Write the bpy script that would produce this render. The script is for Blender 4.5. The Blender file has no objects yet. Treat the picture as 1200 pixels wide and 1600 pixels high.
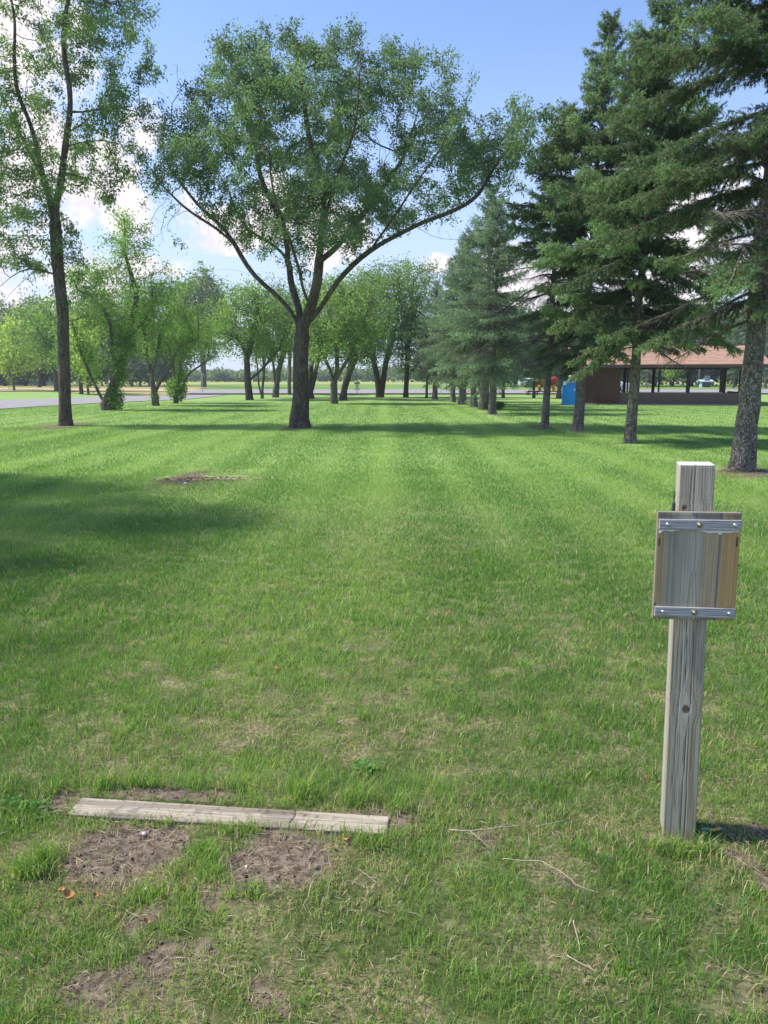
import bpy, math, random
import numpy as np
from mathutils import Vector, Matrix

R = math.radians
random.seed(11)
rng = np.random.default_rng(11)
SC = bpy.context.scene
COL = SC.collection

# ------------------------------------------------------------------ camera
H = 1.7
PITCH = R(9.93)
cam_d = bpy.data.cameras.new('camera')
cam = bpy.data.objects.new('camera', cam_d)
COL.objects.link(cam)
cam.location = (0, 0, H)
cam.rotation_euler = (R(90) - PITCH, 0, 0)
cam_d.sensor_fit = 'VERTICAL'
cam_d.sensor_height = 32
cam_d.lens = 24
cam_d.clip_start = 0.05
cam_d.clip_end = 8000
SC.camera = cam

CP, SP = math.cos(PITCH), math.sin(PITCH)


def ray(px, py):
    cx = (px - 600) / 1200
    cy = (800 - py) / 1200
    return np.array([cx, CP + cy * SP, -SP + cy * CP])


def G(px, py, z=0.0):
    """ground point seen at a pixel of the 1200x1600 photograph"""
    d = ray(px, py)
    return d * ((z - H) / d[2]) + np.array([0, 0, H])


def W(px, py, D):
    """point on a pixel's ray at world depth y = D"""
    d = ray(px, py)
    return d * (D / d[1]) + np.array([0, 0, H])


# ------------------------------------------------------------------ sun and sky
SUN_EL = R(53)
SUN_A = R(7)            # how far the sun stands ahead of pure left
S = Vector((-math.cos(SUN_EL) * math.cos(SUN_A), math.cos(SUN_EL) * math.sin(SUN_A), math.sin(SUN_EL)))
sun_d = bpy.data.lights.new('sun', 'SUN')
sun = bpy.data.objects.new('sun', sun_d)
COL.objects.link(sun)
sun.rotation_euler = (-S).to_track_quat('-Z', 'Y').to_euler()
sun_d.energy = 2.7
sun_d.angle = R(3.0)
sun_d.color = (1.0, 0.94, 0.82)

world = bpy.data.worlds.new('World')
SC.world = world
world.use_nodes = True


class NT:
    """small helper for node trees"""
    def __init__(s, tree):
        s.t = tree
        s.n = tree.nodes
        s.l = tree.links

    def new(s, typ, **kw):
        nd = s.n.new(typ)
        for k, v in kw.items():
            setattr(nd, k, v)
        return nd

    def put(s, sock, v):
        if isinstance(v, bpy.types.NodeSocket):
            s.l.new(v, sock)
        elif isinstance(v, (tuple, list)) and sock.type == 'RGBA' and len(v) == 3:
            sock.default_value = (*v, 1)
        else:
            sock.default_value = v

    def math(s, op, a, b=0.0, c=0.0, clamp=False):
        nd = s.new('ShaderNodeMath', operation=op, use_clamp=clamp)
        s.put(nd.inputs[0], a)
        s.put(nd.inputs[1], b)
        if op in ('MULTIPLY_ADD', 'SMOOTH_MAX', 'SMOOTH_MIN'):
            s.put(nd.inputs[2], c)
        return nd.outputs[0]

    def ramp(s, v, a, b, lo=0.0, hi=1.0, smooth=True):
        nd = s.new('ShaderNodeMapRange', interpolation_type='SMOOTHSTEP' if smooth else 'LINEAR')
        s.put(nd.inputs[0], v)
        nd.inputs[1].default_value = a
        nd.inputs[2].default_value = b
        nd.inputs[3].default_value = lo
        nd.inputs[4].default_value = hi
        return nd.outputs[0]

    def noise(s, vec, scale, detail=4, rough=0.55, dist=0.0):
        nd = s.new('ShaderNodeTexNoise')
        if vec is not None:
            s.l.new(vec, nd.inputs['Vector'])
        nd.inputs['Scale'].default_value = scale
        nd.inputs['Detail'].default_value = detail
        nd.inputs['Roughness'].default_value = rough
        nd.inputs['Distortion'].default_value = dist
        return nd.outputs['Fac']

    def mix(s, f, a, b, blend='MIX'):
        nd = s.new('ShaderNodeMix', data_type='RGBA', blend_type=blend)
        s.put(nd.inputs[0], f)
        s.put(nd.inputs[6], a)
        s.put(nd.inputs[7], b)
        return nd.outputs[2]

    def mapping(s, vec, scale=(1, 1, 1), loc=(0, 0, 0), rot=(0, 0, 0)):
        nd = s.new('ShaderNodeMapping')
        s.l.new(vec, nd.inputs[0])
        nd.inputs['Scale'].default_value = scale
        nd.inputs['Location'].default_value = loc
        nd.inputs['Rotation'].default_value = rot
        return nd.outputs[0]

    def bump(s, h, strength=0.5, dist=0.02):
        nd = s.new('ShaderNodeBump')
        nd.inputs['Strength'].default_value = strength
        nd.inputs['Distance'].default_value = dist
        s.l.new(h, nd.inputs['Height'])
        return nd.outputs[0]


def build_world():
    w = NT(world.node_tree)
    w.n.clear()
    out = w.new('ShaderNodeOutputWorld')
    bg = w.new('ShaderNodeBackground')
    sky = w.new('ShaderNodeTexSky', sky_type='NISHITA')
    sky.sun_disc = False
    sky.sun_elevation = SUN_EL
    sky.sun_rotation = math.atan2(S.x, S.y)
    sky.air_density = 1.0
    sky.dust_density = 0.7
    sky.ozone_density = 2.2
    sky.altitude = 300
    tc = w.new('ShaderNodeTexCoord')
    sep = w.new('ShaderNodeSeparateXYZ')
    w.l.new(tc.outputs['Generated'], sep.inputs[0])
    x, y, z = sep.outputs
    az = w.math('ARCTAN2', x, y)
    el = w.math('ARCSINE', z)
    # cumulus: placed by direction, edges broken up by noise
    n1 = w.noise(tc.outputs['Generated'], 9, 9, 0.62, 0.3)
    n2 = w.noise(tc.outputs['Generated'], 34, 6, 0.6)
    best = None
    blobs = [(318, 350, 62, 40), (300, 318, 34, 26), (345, 375, 50, 20), (235, 418, 60, 22), (130, 440, 90, 52), (50, 120, 95, 160), (-80, 300, 160, 160),
             (145, 270, 95, 60), (222, 215, 42, 52), (684, 412, 30, 14), (50, 500, 120, 70), (210, 330, 50, 50),
             (825, 450, 110, 55), (1100, 380, 150, 90), (1010, 470, 120, 60), (1170, 300, 90, 60), (960, 330, 60, 50), (520, 360, 60, 60), (430, 330, 40, 50)]
    for (px, py, rx, ry) in blobs:
        d = ray(px, py)
        d = d / np.linalg.norm(d)
        a = math.atan2(d[0], d[1])
        e = math.asin(d[2])
        ra = rx / 1200
        re = ry / 1200
        u = w.math('MULTIPLY', w.math('SUBTRACT', az, a), 1 / ra)
        v = w.math('MULTIPLY', w.math('SUBTRACT', el, e), 1 / re)
        q = w.math('SUBTRACT', 1.0, w.math('ADD', w.math('MULTIPLY', u, u), w.math('MULTIPLY', v, v)))
        best = q if best is None else w.math('MAXIMUM', best, q)
    best = w.math('MAXIMUM', best, -1.6)
    # scattered cumulus elsewhere round the horizon
    far = w.math('ADD', w.ramp(n1, 0.60, 0.72, -1.6, 0.3), w.ramp(el, 0.10, 0.5, 0.0, -1.0))
    away = w.ramp(y, -0.1, -0.4)
    best = w.math('MAXIMUM', best, w.math('ADD', far, w.ramp(away, 0, 1, -3, 0)))
    dens = w.math('ADD', best, w.math('MULTIPLY_ADD', n1, 5.0, -2.5))
    dens = w.math('ADD', dens, w.math('MULTIPLY_ADD', n2, 1.6, -0.8))
    dens = w.ramp(dens, -0.1, 0.9)
    shade = w.ramp(n2, 0.35, 0.62)
    ccol = w.mix(shade, (3.2, 3.05, 3.3), (4.2, 3.85, 3.95))
    # thin milky haze low in the sky
    hz = w.ramp(el, 0.0, 0.42, 0.85, 0.0)
    base = w.mix(hz, w.mix(1.0, sky.outputs[0], (0.72, 0.745, 0.84), 'MULTIPLY'), (2.45, 2.85, 3.55))
    col = w.mix(dens, base, ccol)
    w.l.new(col, bg.inputs['Color'])
    bg.inputs['Strength'].default_value = 0.112
    w.l.new(bg.outputs[0], out.inputs[0])


build_world()
vs = SC.view_settings
vs.view_transform = 'Standard'
vs.look = 'None'
vs.exposure = 1.40
vs.gamma = 1
vs.use_curve_mapping = False
SC.cycles.max_bounces = 6
SC.cycles.diffuse_bounces = 3
SC.cycles.transmission_bounces = 4
SC.cycles.transparent_max_bounces = 4


# ------------------------------------------------------------------ helpers
def tag(o, label=None, cat=None, group=None, kind=None):
    if label:
        o['label'] = label
    if cat:
        o['category'] = cat
    if group:
        o['group'] = group
    if kind:
        o['kind'] = kind
    return o


def empty(name, loc, rot=(0, 0, 0)):
    o = bpy.data.objects.new(name, None)
    COL.objects.link(o)
    o.location = tuple(float(v) for v in loc)
    o.rotation_euler = rot
    o.empty_display_size = 0.3
    return o


def np_mesh(name, verts, faces, mat, parent=None, col=None, smooth=False):
    """faces: list of int arrays (n,k) with k = 3 or 4 ; col: (nverts,3) or None"""
    me = bpy.data.meshes.new(name)
    verts = np.ascontiguousarray(verts, dtype=np.float32)
    me.vertices.add(len(verts))
    me.vertices.foreach_set('co', verts.ravel())
    faces = [np.asarray(f, dtype=np.int32) for f in faces if len(f)]
    loops = np.concatenate([f.ravel() for f in faces])
    sizes = np.concatenate([np.full(len(f), f.shape[1], dtype=np.int32) for f in faces])
    starts = np.concatenate([[0], np.cumsum(sizes)[:-1]]).astype(np.int32)
    me.loops.add(len(loops))
    me.loops.foreach_set('vertex_index', loops)
    me.polygons.add(len(sizes))
    me.polygons.foreach_set('loop_start', starts)
    if smooth:
        me.polygons.foreach_set('use_smooth', np.ones(len(sizes), dtype=bool))
    me.update(calc_edges=True)
    if col is not None:
        at = me.attributes.new('tone', 'FLOAT_COLOR', 'POINT')
        c4 = np.ones((len(verts), 4), dtype=np.float32)
        c4[:, :3] = col
        at.data.foreach_set('color', c4.ravel())
    me.materials.append(mat)
    o = bpy.data.objects.new(name, me)
    COL.objects.link(o)
    if parent is not None:
        o.parent = parent
    return o


class MB:
    """collects simple solids into one mesh"""
    def __init__(s):
        s.v = []
        s.f = []

    def add(s, verts, faces):
        b = len(s.v)
        s.v += [tuple(float(c) for c in p) for p in verts]
        s.f += [tuple(i + b for i in f) for f in faces]

    def box(s, c, size, rot=None, top=(1, 1)):
        hx, hy, hz = size[0] / 2, size[1] / 2, size[2] / 2
        vs_ = []
        for sz in (-1, 1):
            tx, ty = top if sz > 0 else (1, 1)
            for sx, sy in ((-1, -1), (1, -1), (1, 1), (-1, 1)):
                vs_.append(Vector((sx * hx * tx, sy * hy * ty, sz * hz)))
        if rot is not None:
            vs_ = [rot @ p for p in vs_]
        vs_ = [p + Vector(c) for p in vs_]
        s.add(vs_, [(0, 3, 2, 1), (4, 5, 6, 7), (0, 1, 5, 4), (1, 2, 6, 5), (2, 3, 7, 6), (3, 0, 4, 7)])

    def tube(s, pts, rad, n=8, cap=True):
        pts = [Vector(p) for p in pts]
        if not hasattr(rad, '__len__'):
            rad = [rad] * len(pts)
        b = len(s.v)
        prev = None
        for i, p in enumerate(pts):
            t = (pts[min(i + 1, len(pts) - 1)] - pts[max(i - 1, 0)]).normalized()
            if prev is None:
                a = t.orthogonal().normalized()
            else:
                a = (prev - t * prev.dot(t)).normalized()
            prev = a
            c = t.cross(a)
            for k in range(n):
                an = 2 * math.pi * k / n
                q = p + (a * math.cos(an) + c * math.sin(an)) * rad[i]
                s.v.append(tuple(q))
        for i in range(len(pts) - 1):
            for k in range(n):
                k2 = (k + 1) % n
                s.f.append((b + i * n + k, b + i * n + k2, b + (i + 1) * n + k2, b + (i + 1) * n + k))
        if cap:
            s.f.append(tuple(b + k for k in reversed(range(n))))
            s.f.append(tuple(b + (len(pts) - 1) * n + k for k in range(n)))

    def lathe(s, c, prof, n=16, axis='Z'):
        """prof: (radius, height) pairs"""
        pts = [Vector(c) + (Vector((0, 0, h)) if axis == 'Z' else Vector((0, -h, 0)) if axis == 'Y' else Vector((h, 0, 0))) for r, h in prof]
        b = len(s.v)
        for (r, h), p in zip(prof, pts):
            for k in range(n):
                an = 2 * math.pi * k / n
                if axis == 'Z':
                    q = p + Vector((math.cos(an) * r, math.sin(an) * r, 0))
                elif axis == 'Y':
                    q = p + Vector((math.cos(an) * r, 0, math.sin(an) * r))
                else:
                    q = p + Vector((0, math.cos(an) * r, math.sin(an) * r))
                s.v.append(tuple(q))
        for i in range(len(prof) - 1):
            for k in range(n):
                k2 = (k + 1) % n
                s.f.append((b + i * n + k, b + i * n + k2, b + (i + 1) * n + k2, b + (i + 1) * n + k))
        s.f.append(tuple(b + k for k in reversed(range(n))))
        s.f.append(tuple(b + (len(prof) - 1) * n + k for k in range(n)))

    def build(s, name, mat, parent=None, bevel=0, smooth=False):
        me = bpy.data.meshes.new(name)
        me.from_pydata(s.v, [], s.f)
        me.update()
        if smooth:
            for p in me.polygons:
                p.use_smooth = True
        me.materials.append(mat)
        o = bpy.data.objects.new(name, me)
        COL.objects.link(o)
        if bevel:
            m = o.modifiers.new('bevel', 'BEVEL')
            m.width = bevel
            m.segments = 2
            m.limit_method = 'ANGLE'
        if parent is not None:
            o.parent = parent
        return o


# value noise in numpy -------------------------------------------------
_perm = rng.random((256, 256)).astype(np.float32)


def vnoise(x, y):
    xi = np.floor(x).astype(int)
    yi = np.floor(y).astype(int)
    fx = x - xi
    fy = y - yi
    fx = fx * fx * (3 - 2 * fx)
    fy = fy * fy * (3 - 2 * fy)
    a = _perm[xi & 255, yi & 255]
    b = _perm[(xi + 1) & 255, yi & 255]
    c = _perm[xi & 255, (yi + 1) & 255]
    d = _perm[(xi + 1) & 255, (yi + 1) & 255]
    return (a * (1 - fx) + b * fx) * (1 - fy) + (c * (1 - fx) + d * fx) * fy


def fbm(x, y, o=4):
    t = 0
    a = 0.5
    n = 0
    for i in range(o):
        t = t + a * vnoise(x * 2 ** i + 17.3 * i, y * 2 ** i + 9.1 * i)
        n += a
        a *= 0.5
    return t / n


def sstep(a, b, x):
    t = np.clip((x - a) / (b - a), 0, 1)
    return t * t * (3 - 2 * t)


# ------------------------------------------------------------------ materials
def mat(name, color=(0.5, 0.5, 0.5), rough=0.8, spec=0.3, metal=0.0):
    m = bpy.data.materials.new(name)
    m.use_nodes = True
    b = m.node_tree.nodes['Principled BSDF']
    b.inputs['Base Color'].default_value = (*color, 1)
    b.inputs['Roughness'].default_value = rough
    b.inputs['Specular IOR Level'].default_value = spec
    b.inputs['Metallic'].default_value = metal
    return m


def noisy(name, c1, c2, scale=5, rough=0.85, stretch=(1, 1, 1), bump=0.3, bdist=0.01, spec=0.2, detail=5, lo=0.35, hi=0.65):
    m = mat(name, c1, rough, spec)
    w = NT(m.node_tree)
    b = w.n['Principled BSDF']
    tc = w.new('ShaderNodeTexCoord')
    v = w.mapping(tc.outputs['Object'], stretch)
    f = w.noise(v, scale, detail, 0.6)
    w.put(b.inputs['Base Color'], w.mix(w.ramp(f, lo, hi), c1, c2))
    if bump:
        w.l.new(w.bump(f, bump, bdist), b.inputs['Normal'])
    return m


def tone_mat(name, rough=0.8, spec=0.2, trans=0.0, gain=(1, 1, 1), bumpscale=0):
    """base colour comes from the mesh's own 'tone' attribute (leaf, blade or grain colour)"""
    m = mat(name, (0.1, 0.1, 0.1), rough, spec)
    w = NT(m.node_tree)
    b = w.n['Principled BSDF']
    at = w.new('ShaderNodeAttribute', attribute_name='tone')
    c = w.mix(1.0, at.outputs['Color'], gain, 'MULTIPLY')
    w.l.new(c, b.inputs['Base Color'])
    if bumpscale:
        tc = w.new('ShaderNodeTexCoord')
        f = w.noise(tc.outputs['Object'], bumpscale, 4, 0.6)
        w.l.new(w.bump(f, 0.25, 0.002), b.inputs['Normal'])
    if trans:
        tr = w.new('ShaderNodeBsdfTranslucent')
        c2 = w.mix(1.0, c, (1.15, 1.2, 0.75), 'MULTIPLY')
        w.l.new(c2, tr.inputs['Color'])
        mx = w.new('ShaderNodeMixShader')
        mx.inputs[0].default_value = trans
        w.l.new(b.outputs[0], mx.inputs[1])
        w.l.new(tr.outputs[0], mx.inputs[2])
        w.l.new(mx.outputs[0], w.n['Material Output'].inputs[0])
    return m


def bark_mat(name, c1, c2, c3, vscale=(9, 9, 2.2), patch=1.2, strength=0.9, bd=0.03):
    m = mat(name, c1, 0.95, 0.1)
    w = NT(m.node_tree)
    b = w.n['Principled BSDF']
    tc = w.new('ShaderNodeTexCoord')
    v = w.mapping(tc.outputs['Object'], vscale)
    f = w.noise(v, 1.6, 6, 0.62, 0.4)
    vo = w.new('ShaderNodeTexVoronoi', feature='DISTANCE_TO_EDGE')
    wn = w.new('ShaderNodeTexNoise')
    w.l.new(tc.outputs['Object'], wn.inputs['Vector'])
    wn.inputs['Scale'].default_value = 7
    wn.inputs['Detail'].default_value = 4
    va = w.new('ShaderNodeVectorMath', operation='MULTIPLY_ADD')
    w.l.new(wn.outputs['Color'], va.inputs[0])
    va.inputs[1].default_value = (0.22, 0.22, 0.3)
    w.l.new(tc.outputs['Object'], va.inputs[2])
    w.l.new(w.mapping(va.outputs[0], tuple(k * 1.4 for k in vscale)), vo.inputs['Vector'])
    vo.inputs['Scale'].default_value = 1.5
    fur = w.ramp(vo.outputs['Distance'], 0.0, 0.16)
    c = w.mix(w.ramp(f, 0.35, 0.65), c1, c2)
    c = w.mix(w.math('MULTIPLY', w.ramp(w.noise(tc.outputs['Object'], patch, 4, 0.6), 0.52, 0.68), 0.7), c, c3)
    c = w.mix(fur, w.mix(1.0, c, (0.6, 0.57, 0.55), 'MULTIPLY'), c)
    w.put(b.inputs['Base Color'], c)
    h = w.math('MULTIPLY_ADD', f, 0.6, fur)
    w.l.new(w.bump(h, strength, bd), b.inputs['Normal'])
    return m


M = {}
M['leaf'] = tone_mat('leaf', 0.6, 0.3, 0.48, (1.65, 1.65, 1.7))
M['needle'] = tone_mat('needle', 0.65, 0.3, 0.25, (1.95, 1.95, 1.85))
M['blade'] = tone_mat('grass blade', 0.6, 0.25, 0.42, (1.54, 1.47, 1.58))
M['straw'] = tone_mat('straw', 0.9, 0.1, 0.1)
M['wood'] = tone_mat('weathered wood', 0.9, 0.12, 0, bumpscale=260)
M['bark'] = bark_mat('dark furrowed bark', (0.125, 0.10, 0.08), (0.21, 0.175, 0.145), (0.26, 0.23, 0.19))
M['bark_grey'] = bark_mat('grey bark', (0.15, 0.13, 0.11), (0.25, 0.225, 0.195), (0.30, 0.29, 0.26))
M['bark_spruce'] = bark_mat('scaly spruce bark', (0.20, 0.175, 0.15), (0.37, 0.335, 0.295), (0.46, 0.44, 0.40), (11, 11, 6), 3.5, 1.0, 0.03)
M['bark_pale'] = bark_mat('pale bark', (0.24, 0.22, 0.19), (0.34, 0.32, 0.29), (0.4, 0.39, 0.36))


# ------------------------------------------------------------------ ground
def ell(x, y, px, py, rx, ry, pw=1.0):
    """soft elliptical patch laid on the ground, centre and half-axes measured from the photograph"""
    c = G(px, py)
    ax = abs(G(px + rx, py)[0] - c[0])
    ay = abs(G(px, py - ry)[1] - G(px, py + ry)[1]) / 2
    q = ((x - c[0]) / ax) ** 2 + ((y - c[1]) / ay) ** 2
    return pw * np.clip(1.35 - q, 0, 1)


SOIL = [(190, 1328, 92, 48, 1.6), (150, 1365, 60, 28, .8), (445, 1345, 88, 52, 1.6), (520, 1320, 45, 26, .8), (130, 1555, 46, 36, .7), (415, 1560, 50, 46, .5),
        (300, 1242, 210, 9, .8), (600, 1272, 45, 26, .8), (100, 1252, 34, 22, .9), (1180, 1365, 40, 40, .8), (905, 1478, 26, 60, .55),
        (300, 748, 45, 8, 1.1), (350, 747, 42, 5, .8), (1165, 1295, 60, 14, .5), (1060, 1312, 60, 14, .8),
        (1165, 738, 60, 9, 1.0), (985, 694, 26, 4, .9), (903, 674, 24, 3.5, .9), (850, 670, 18, 3, .9), (468, 667, 30, 5, .9), (103, 665, 26, 5, .9), (171, 641, 22, 4, .8), (243, 635, 14, 3, .7),
        (768, 648, 18, 4, .9), (290, 1500, 60, 30, .3), (230, 1440, 50, 26, .4), (330, 1400, 40, 22, .4), (610, 1420, 40, 22, .35), (40, 1480, 40, 40, .35), (850, 1400, 40, 25, .3), (1140, 1540, 60, 40, .3), (690, 1340, 50, 18, .3)]
DRY = [(400, 1130, 110, 50, 1.5), (560, 1290, 120, 40, .8), (960, 1210, 90, 40, .7), (820, 1290, 200, 40, .5), (1120, 1180, 120, 80, .4),
       (620, 820, 160, 60, .45), (330, 750, 90, 24, .8), (200, 1330, 200, 90, .9), (450, 1360, 180, 90, .9), (1130, 1330, 120, 60, .8),
       (640, 1170, 220, 50, .45), (850, 1000, 160, 60, .35), (900, 1480, 80, 80, .6), (60, 655, 110, 6, .8), (420, 1530, 260, 70, .5), (640, 1010, 120, 60, .25), (1010, 1060, 80, 60, .35), (250, 1180, 150, 40, .35)]


def soil_f(x, y):
    s = np.zeros_like(x)
    near = (y < 60)
    xs, ys = x[near], y[near]
    t = np.zeros_like(xs)
    for p in SOIL:
        t = np.maximum(t, ell(xs, ys, *p))
    n = fbm(xs * 9 + 3, ys * 9 + 5, 4)
    n2 = fbm(xs * 3.1 + 50, ys * 3.1, 3)
    s[near] = np.clip(t * 1.0 + (n - 0.5) * 2.5 * (t > 0) - 0.16, 0, 1) + sstep(0.62, 0.76, n2) * (ys < 3.0) * 0.5
    return np.clip(s, 0, 1)


def dry_f(x, y):
    t = np.zeros_like(x)
    for p in DRY:
        t = np.maximum(t, ell(x, y, *p))
    n = fbm(x * 2.3 + 31, y * 2.3 + 11, 4)
    return np.clip(t * (0.35 + n) + (n - 0.5) * 0.6 + 0.05 * sstep(3.4, 2.4, y), 0, 1)


def zground(x, y):
    a = sstep(9, 5, y)
    return (fbm(x * 2.2, y * 2.2, 3) - 0.5) * 0.03 * a + (fbm(x * 14, y * 14, 3) - 0.5) * 0.016 * a


def axis(fine_lo, fine_hi, step, lo, hi, g=1.14):
    a = list(np.arange(fine_lo, fine_hi, step))
    s = step
    v = a[-1]
    while v < hi:
        s *= g
        v += s
        a.append(v)
    s = step
    v = a[0]
    pre = []
    while v > lo:
        s *= g
        v -= s
        pre.append(v)
    return np.array(pre[::-1] + a)


def make_lawn():
    xs = axis(-2.2, 2.4, 0.013, -3000, 3000, 1.16)
    ys = axis(1.6, 4.2, 0.013, -600, 5000, 1.10)
    X, Y = np.meshgrid(xs, ys)
    x, y = X.ravel(), Y.ravel()
    so = soil_f(x, y)
    dr = np.zeros_like(x)
    nr = y < 80
    dr[nr] = dry_f(x[nr], y[nr])
    z = zground(x, y) + so * sstep(7, 5, y) * ((fbm(x * 55, y * 55, 4) - 0.5) * 0.02 - 0.006)
    nx, ny = len(xs), len(ys)
    i = np.arange(nx - 1)[None, :] + nx * np.arange(ny - 1)[:, None]
    i = i.ravel()
    f = np.stack([i, i + 1, i + nx + 1, i + nx], 1)
    col = np.stack([so, dr, np.zeros_like(so)], 1)
    m = mat('lawn', (0.1, 0.15, 0.04), 0.95, 0.1)
    w = NT(m.node_tree)
    b = w.n['Principled BSDF']
    tc = w.new('ShaderNodeTexCoord')
    ob = tc.outputs['Object']
    at = w.new('ShaderNodeAttribute', attribute_name='tone')
    sp = w.new('ShaderNodeSeparateColor')
    w.l.new(at.outputs['Color'], sp.inputs[0])
    sxyz = w.new('ShaderNodeSeparateXYZ')
    w.l.new(ob, sxyz.inputs[0])
    big = w.noise(ob, 0.22, 4, 0.6)
    med = w.noise(ob, 3.0, 6, 0.65)
    fine = w.noise(ob, 60, 4, 0.7)
    g = w.mix(w.ramp(big, 0.35, 0.65), (0.15, 0.255, 0.07), (0.20, 0.31, 0.09))
    g = w.mix(w.ramp(med, 0.4, 0.7), g, (0.19, 0.30, 0.095))
    stripe = w.noise(w.mapping(ob, (1.1, 0.03, 1)), 1.0, 3, 0.5)
    g = w.mix(w.ramp(stripe, 0.35, 0.65, 0, 0.55), g, (0.24, 0.35, 0.11))
    wv = w.math('SINE', w.math('MULTIPLY_ADD', sxyz.outputs[0], 5.2, w.math('MULTIPLY', stripe, 3.0)))
    g = w.mix(w.ramp(wv, -0.5, 0.9, 0, 0.42), g, (0.27, 0.365, 0.13))
    worn = w.noise(ob, 0.9, 6, 0.7)
    g = w.mix(w.ramp(worn, 0.56, 0.74, 0, 0.6), g, (0.28, 0.30, 0.13))
    g = w.mix(w.ramp(w.noise(ob, 1.7, 5, 0.7, 0.4), 0.58, 0.72, 0, 0.5), g, (0.10, 0.20, 0.06))
    thatch = w.mix(w.ramp(fine, 0.35, 0.65), (0.10, 0.085, 0.05), (0.30, 0.26, 0.15))
    thatch = w.mix(w.ramp(med, 0.35, 0.6), thatch, (0.06, 0.085, 0.025))
    nearf = w.ramp(sxyz.outputs[1], 3, 15, 1.0, 0.0)
    c = w.mix(nearf, g, thatch)
    soilc = w.mix(w.ramp(w.noise(ob, 24, 6, 0.7), 0.35, 0.65), (0.075, 0.058, 0.044), (0.215, 0.17, 0.13))
    soilc = w.mix(w.ramp(w.noise(ob, 150, 3, 0.7), 0.60, 0.72), soilc, (0.34, 0.29, 0.22))
    c = w.mix(w.ramp(sp.outputs[0], 0.15, 0.55), c, soilc)
    w.put(b.inputs['Base Color'], c)
    h = w.math('MULTIPLY_ADD', w.noise(ob, 90, 5, 0.75), 0.5, med)
    w.l.new(w.bump(h, 0.7, 0.02), b.inputs['Normal'])
    o = np_mesh('lawn', np.stack([x, y, z], 1), [f], m, col=col, smooth=True)
    tag(o, kind='structure')


make_lawn()


def in_poly(x, y, poly):
    c = np.zeros(len(x), dtype=bool)
    n = len(poly)
    for i in range(n):
        x1, y1 = poly[i]
        x2, y2 = poly[(i + 1) % n]
        k = (y1 > y) != (y2 > y)
        with np.errstate(divide='ignore', invalid='ignore'):
            c ^= k & (x < (x2 - x1) * (y - y1) / (y2 - y1 + 1e-12) + x1)
    return c


def sheet(name, pxpts, z, m):
    pts = [G(*p)[:2] for p in pxpts]
    me = bpy.data.meshes.new(name)
    me.from_pydata([(float(a), float(b), z) for a, b in pts], [], [tuple(range(len(pts)))])
    me.materials.append(m)
    o = bpy.data.objects.new(name, me)
    COL.objects.link(o)
    tag(o, kind='structure')
    return pts


m_crop = noisy('crop', (0.10, 0.19, 0.03), (0.17, 0.26, 0.06), 0.05, 0.95, (1, 3, 1), 0.3, 0.1)
m_cropf = noisy('ripening crop', (0.24, 0.29, 0.08), (0.31, 0.33, 0.11), 0.03, 0.95, (1, 3, 1), 0.3, 0.1)
m_asph = noisy('asphalt', (0.22, 0.205, 0.215), (0.29, 0.275, 0.28), 1.2, 0.9, (1, 1, 1), 0.3, 0.01, lo=0.3, hi=0.7)
m_sand = noisy('sandy track', (0.36, 0.27, 0.16), (0.47, 0.37, 0.23), 0.3, 0.95, (1, 2, 1), 0.3, 0.02)
m_verge = noisy('dry verge', (0.20, 0.21, 0.06), (0.36, 0.31, 0.14), 0.25, 0.95, (0.4, 2, 1), 0.3, 0.02)
sheet('field', [(150, 610), (1500, 610), (2200, 598), (-900, 598), (-300, 602), (150, 606)], 0.02, m_crop)
sheet('far_field', [(-1200, 601.2), (2400, 601.2), (2600, 594.6), (-1500, 594.6)], 0.05, m_cropf)
sheet('verge', [(-400, 607.6), (-400, 602.2), (260, 602.4), (330, 606.5), (300, 609.8), (200, 608.2)], 0.08, m_verge)
sheet('dirt_track', [(-500, 611.8), (-500, 607.4), (0, 607.4), (200, 607.9), (330, 609.8), (330, 613), (200, 611.9)], 0.10, m_sand)
sheet('dry_grass_strip', [(100, 613.5), (120, 612.0), (295, 612.3), (292, 617.5), (170, 618.5)], 0.045, m_verge)
ROAD1 = sheet('road', [(290, 616.6), (300, 611.5), (330, 609.9), (400, 609.9), (1800, 609.9), (1800, 616.2), (340, 616.6)], 0.13, m_asph)
ROAD2 = sheet('park_road', [(-500, 648), (-200, 634), (0, 625.7), (150, 621), (240, 618.3), (300, 617.2), (356, 617.4), (330, 620.5),
                            (290, 624.3), (230, 627), (150, 630.5), (60, 635.5), (0, 639.5), (-200, 656), (-500, 690)], 0.03, m_asph)


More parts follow.
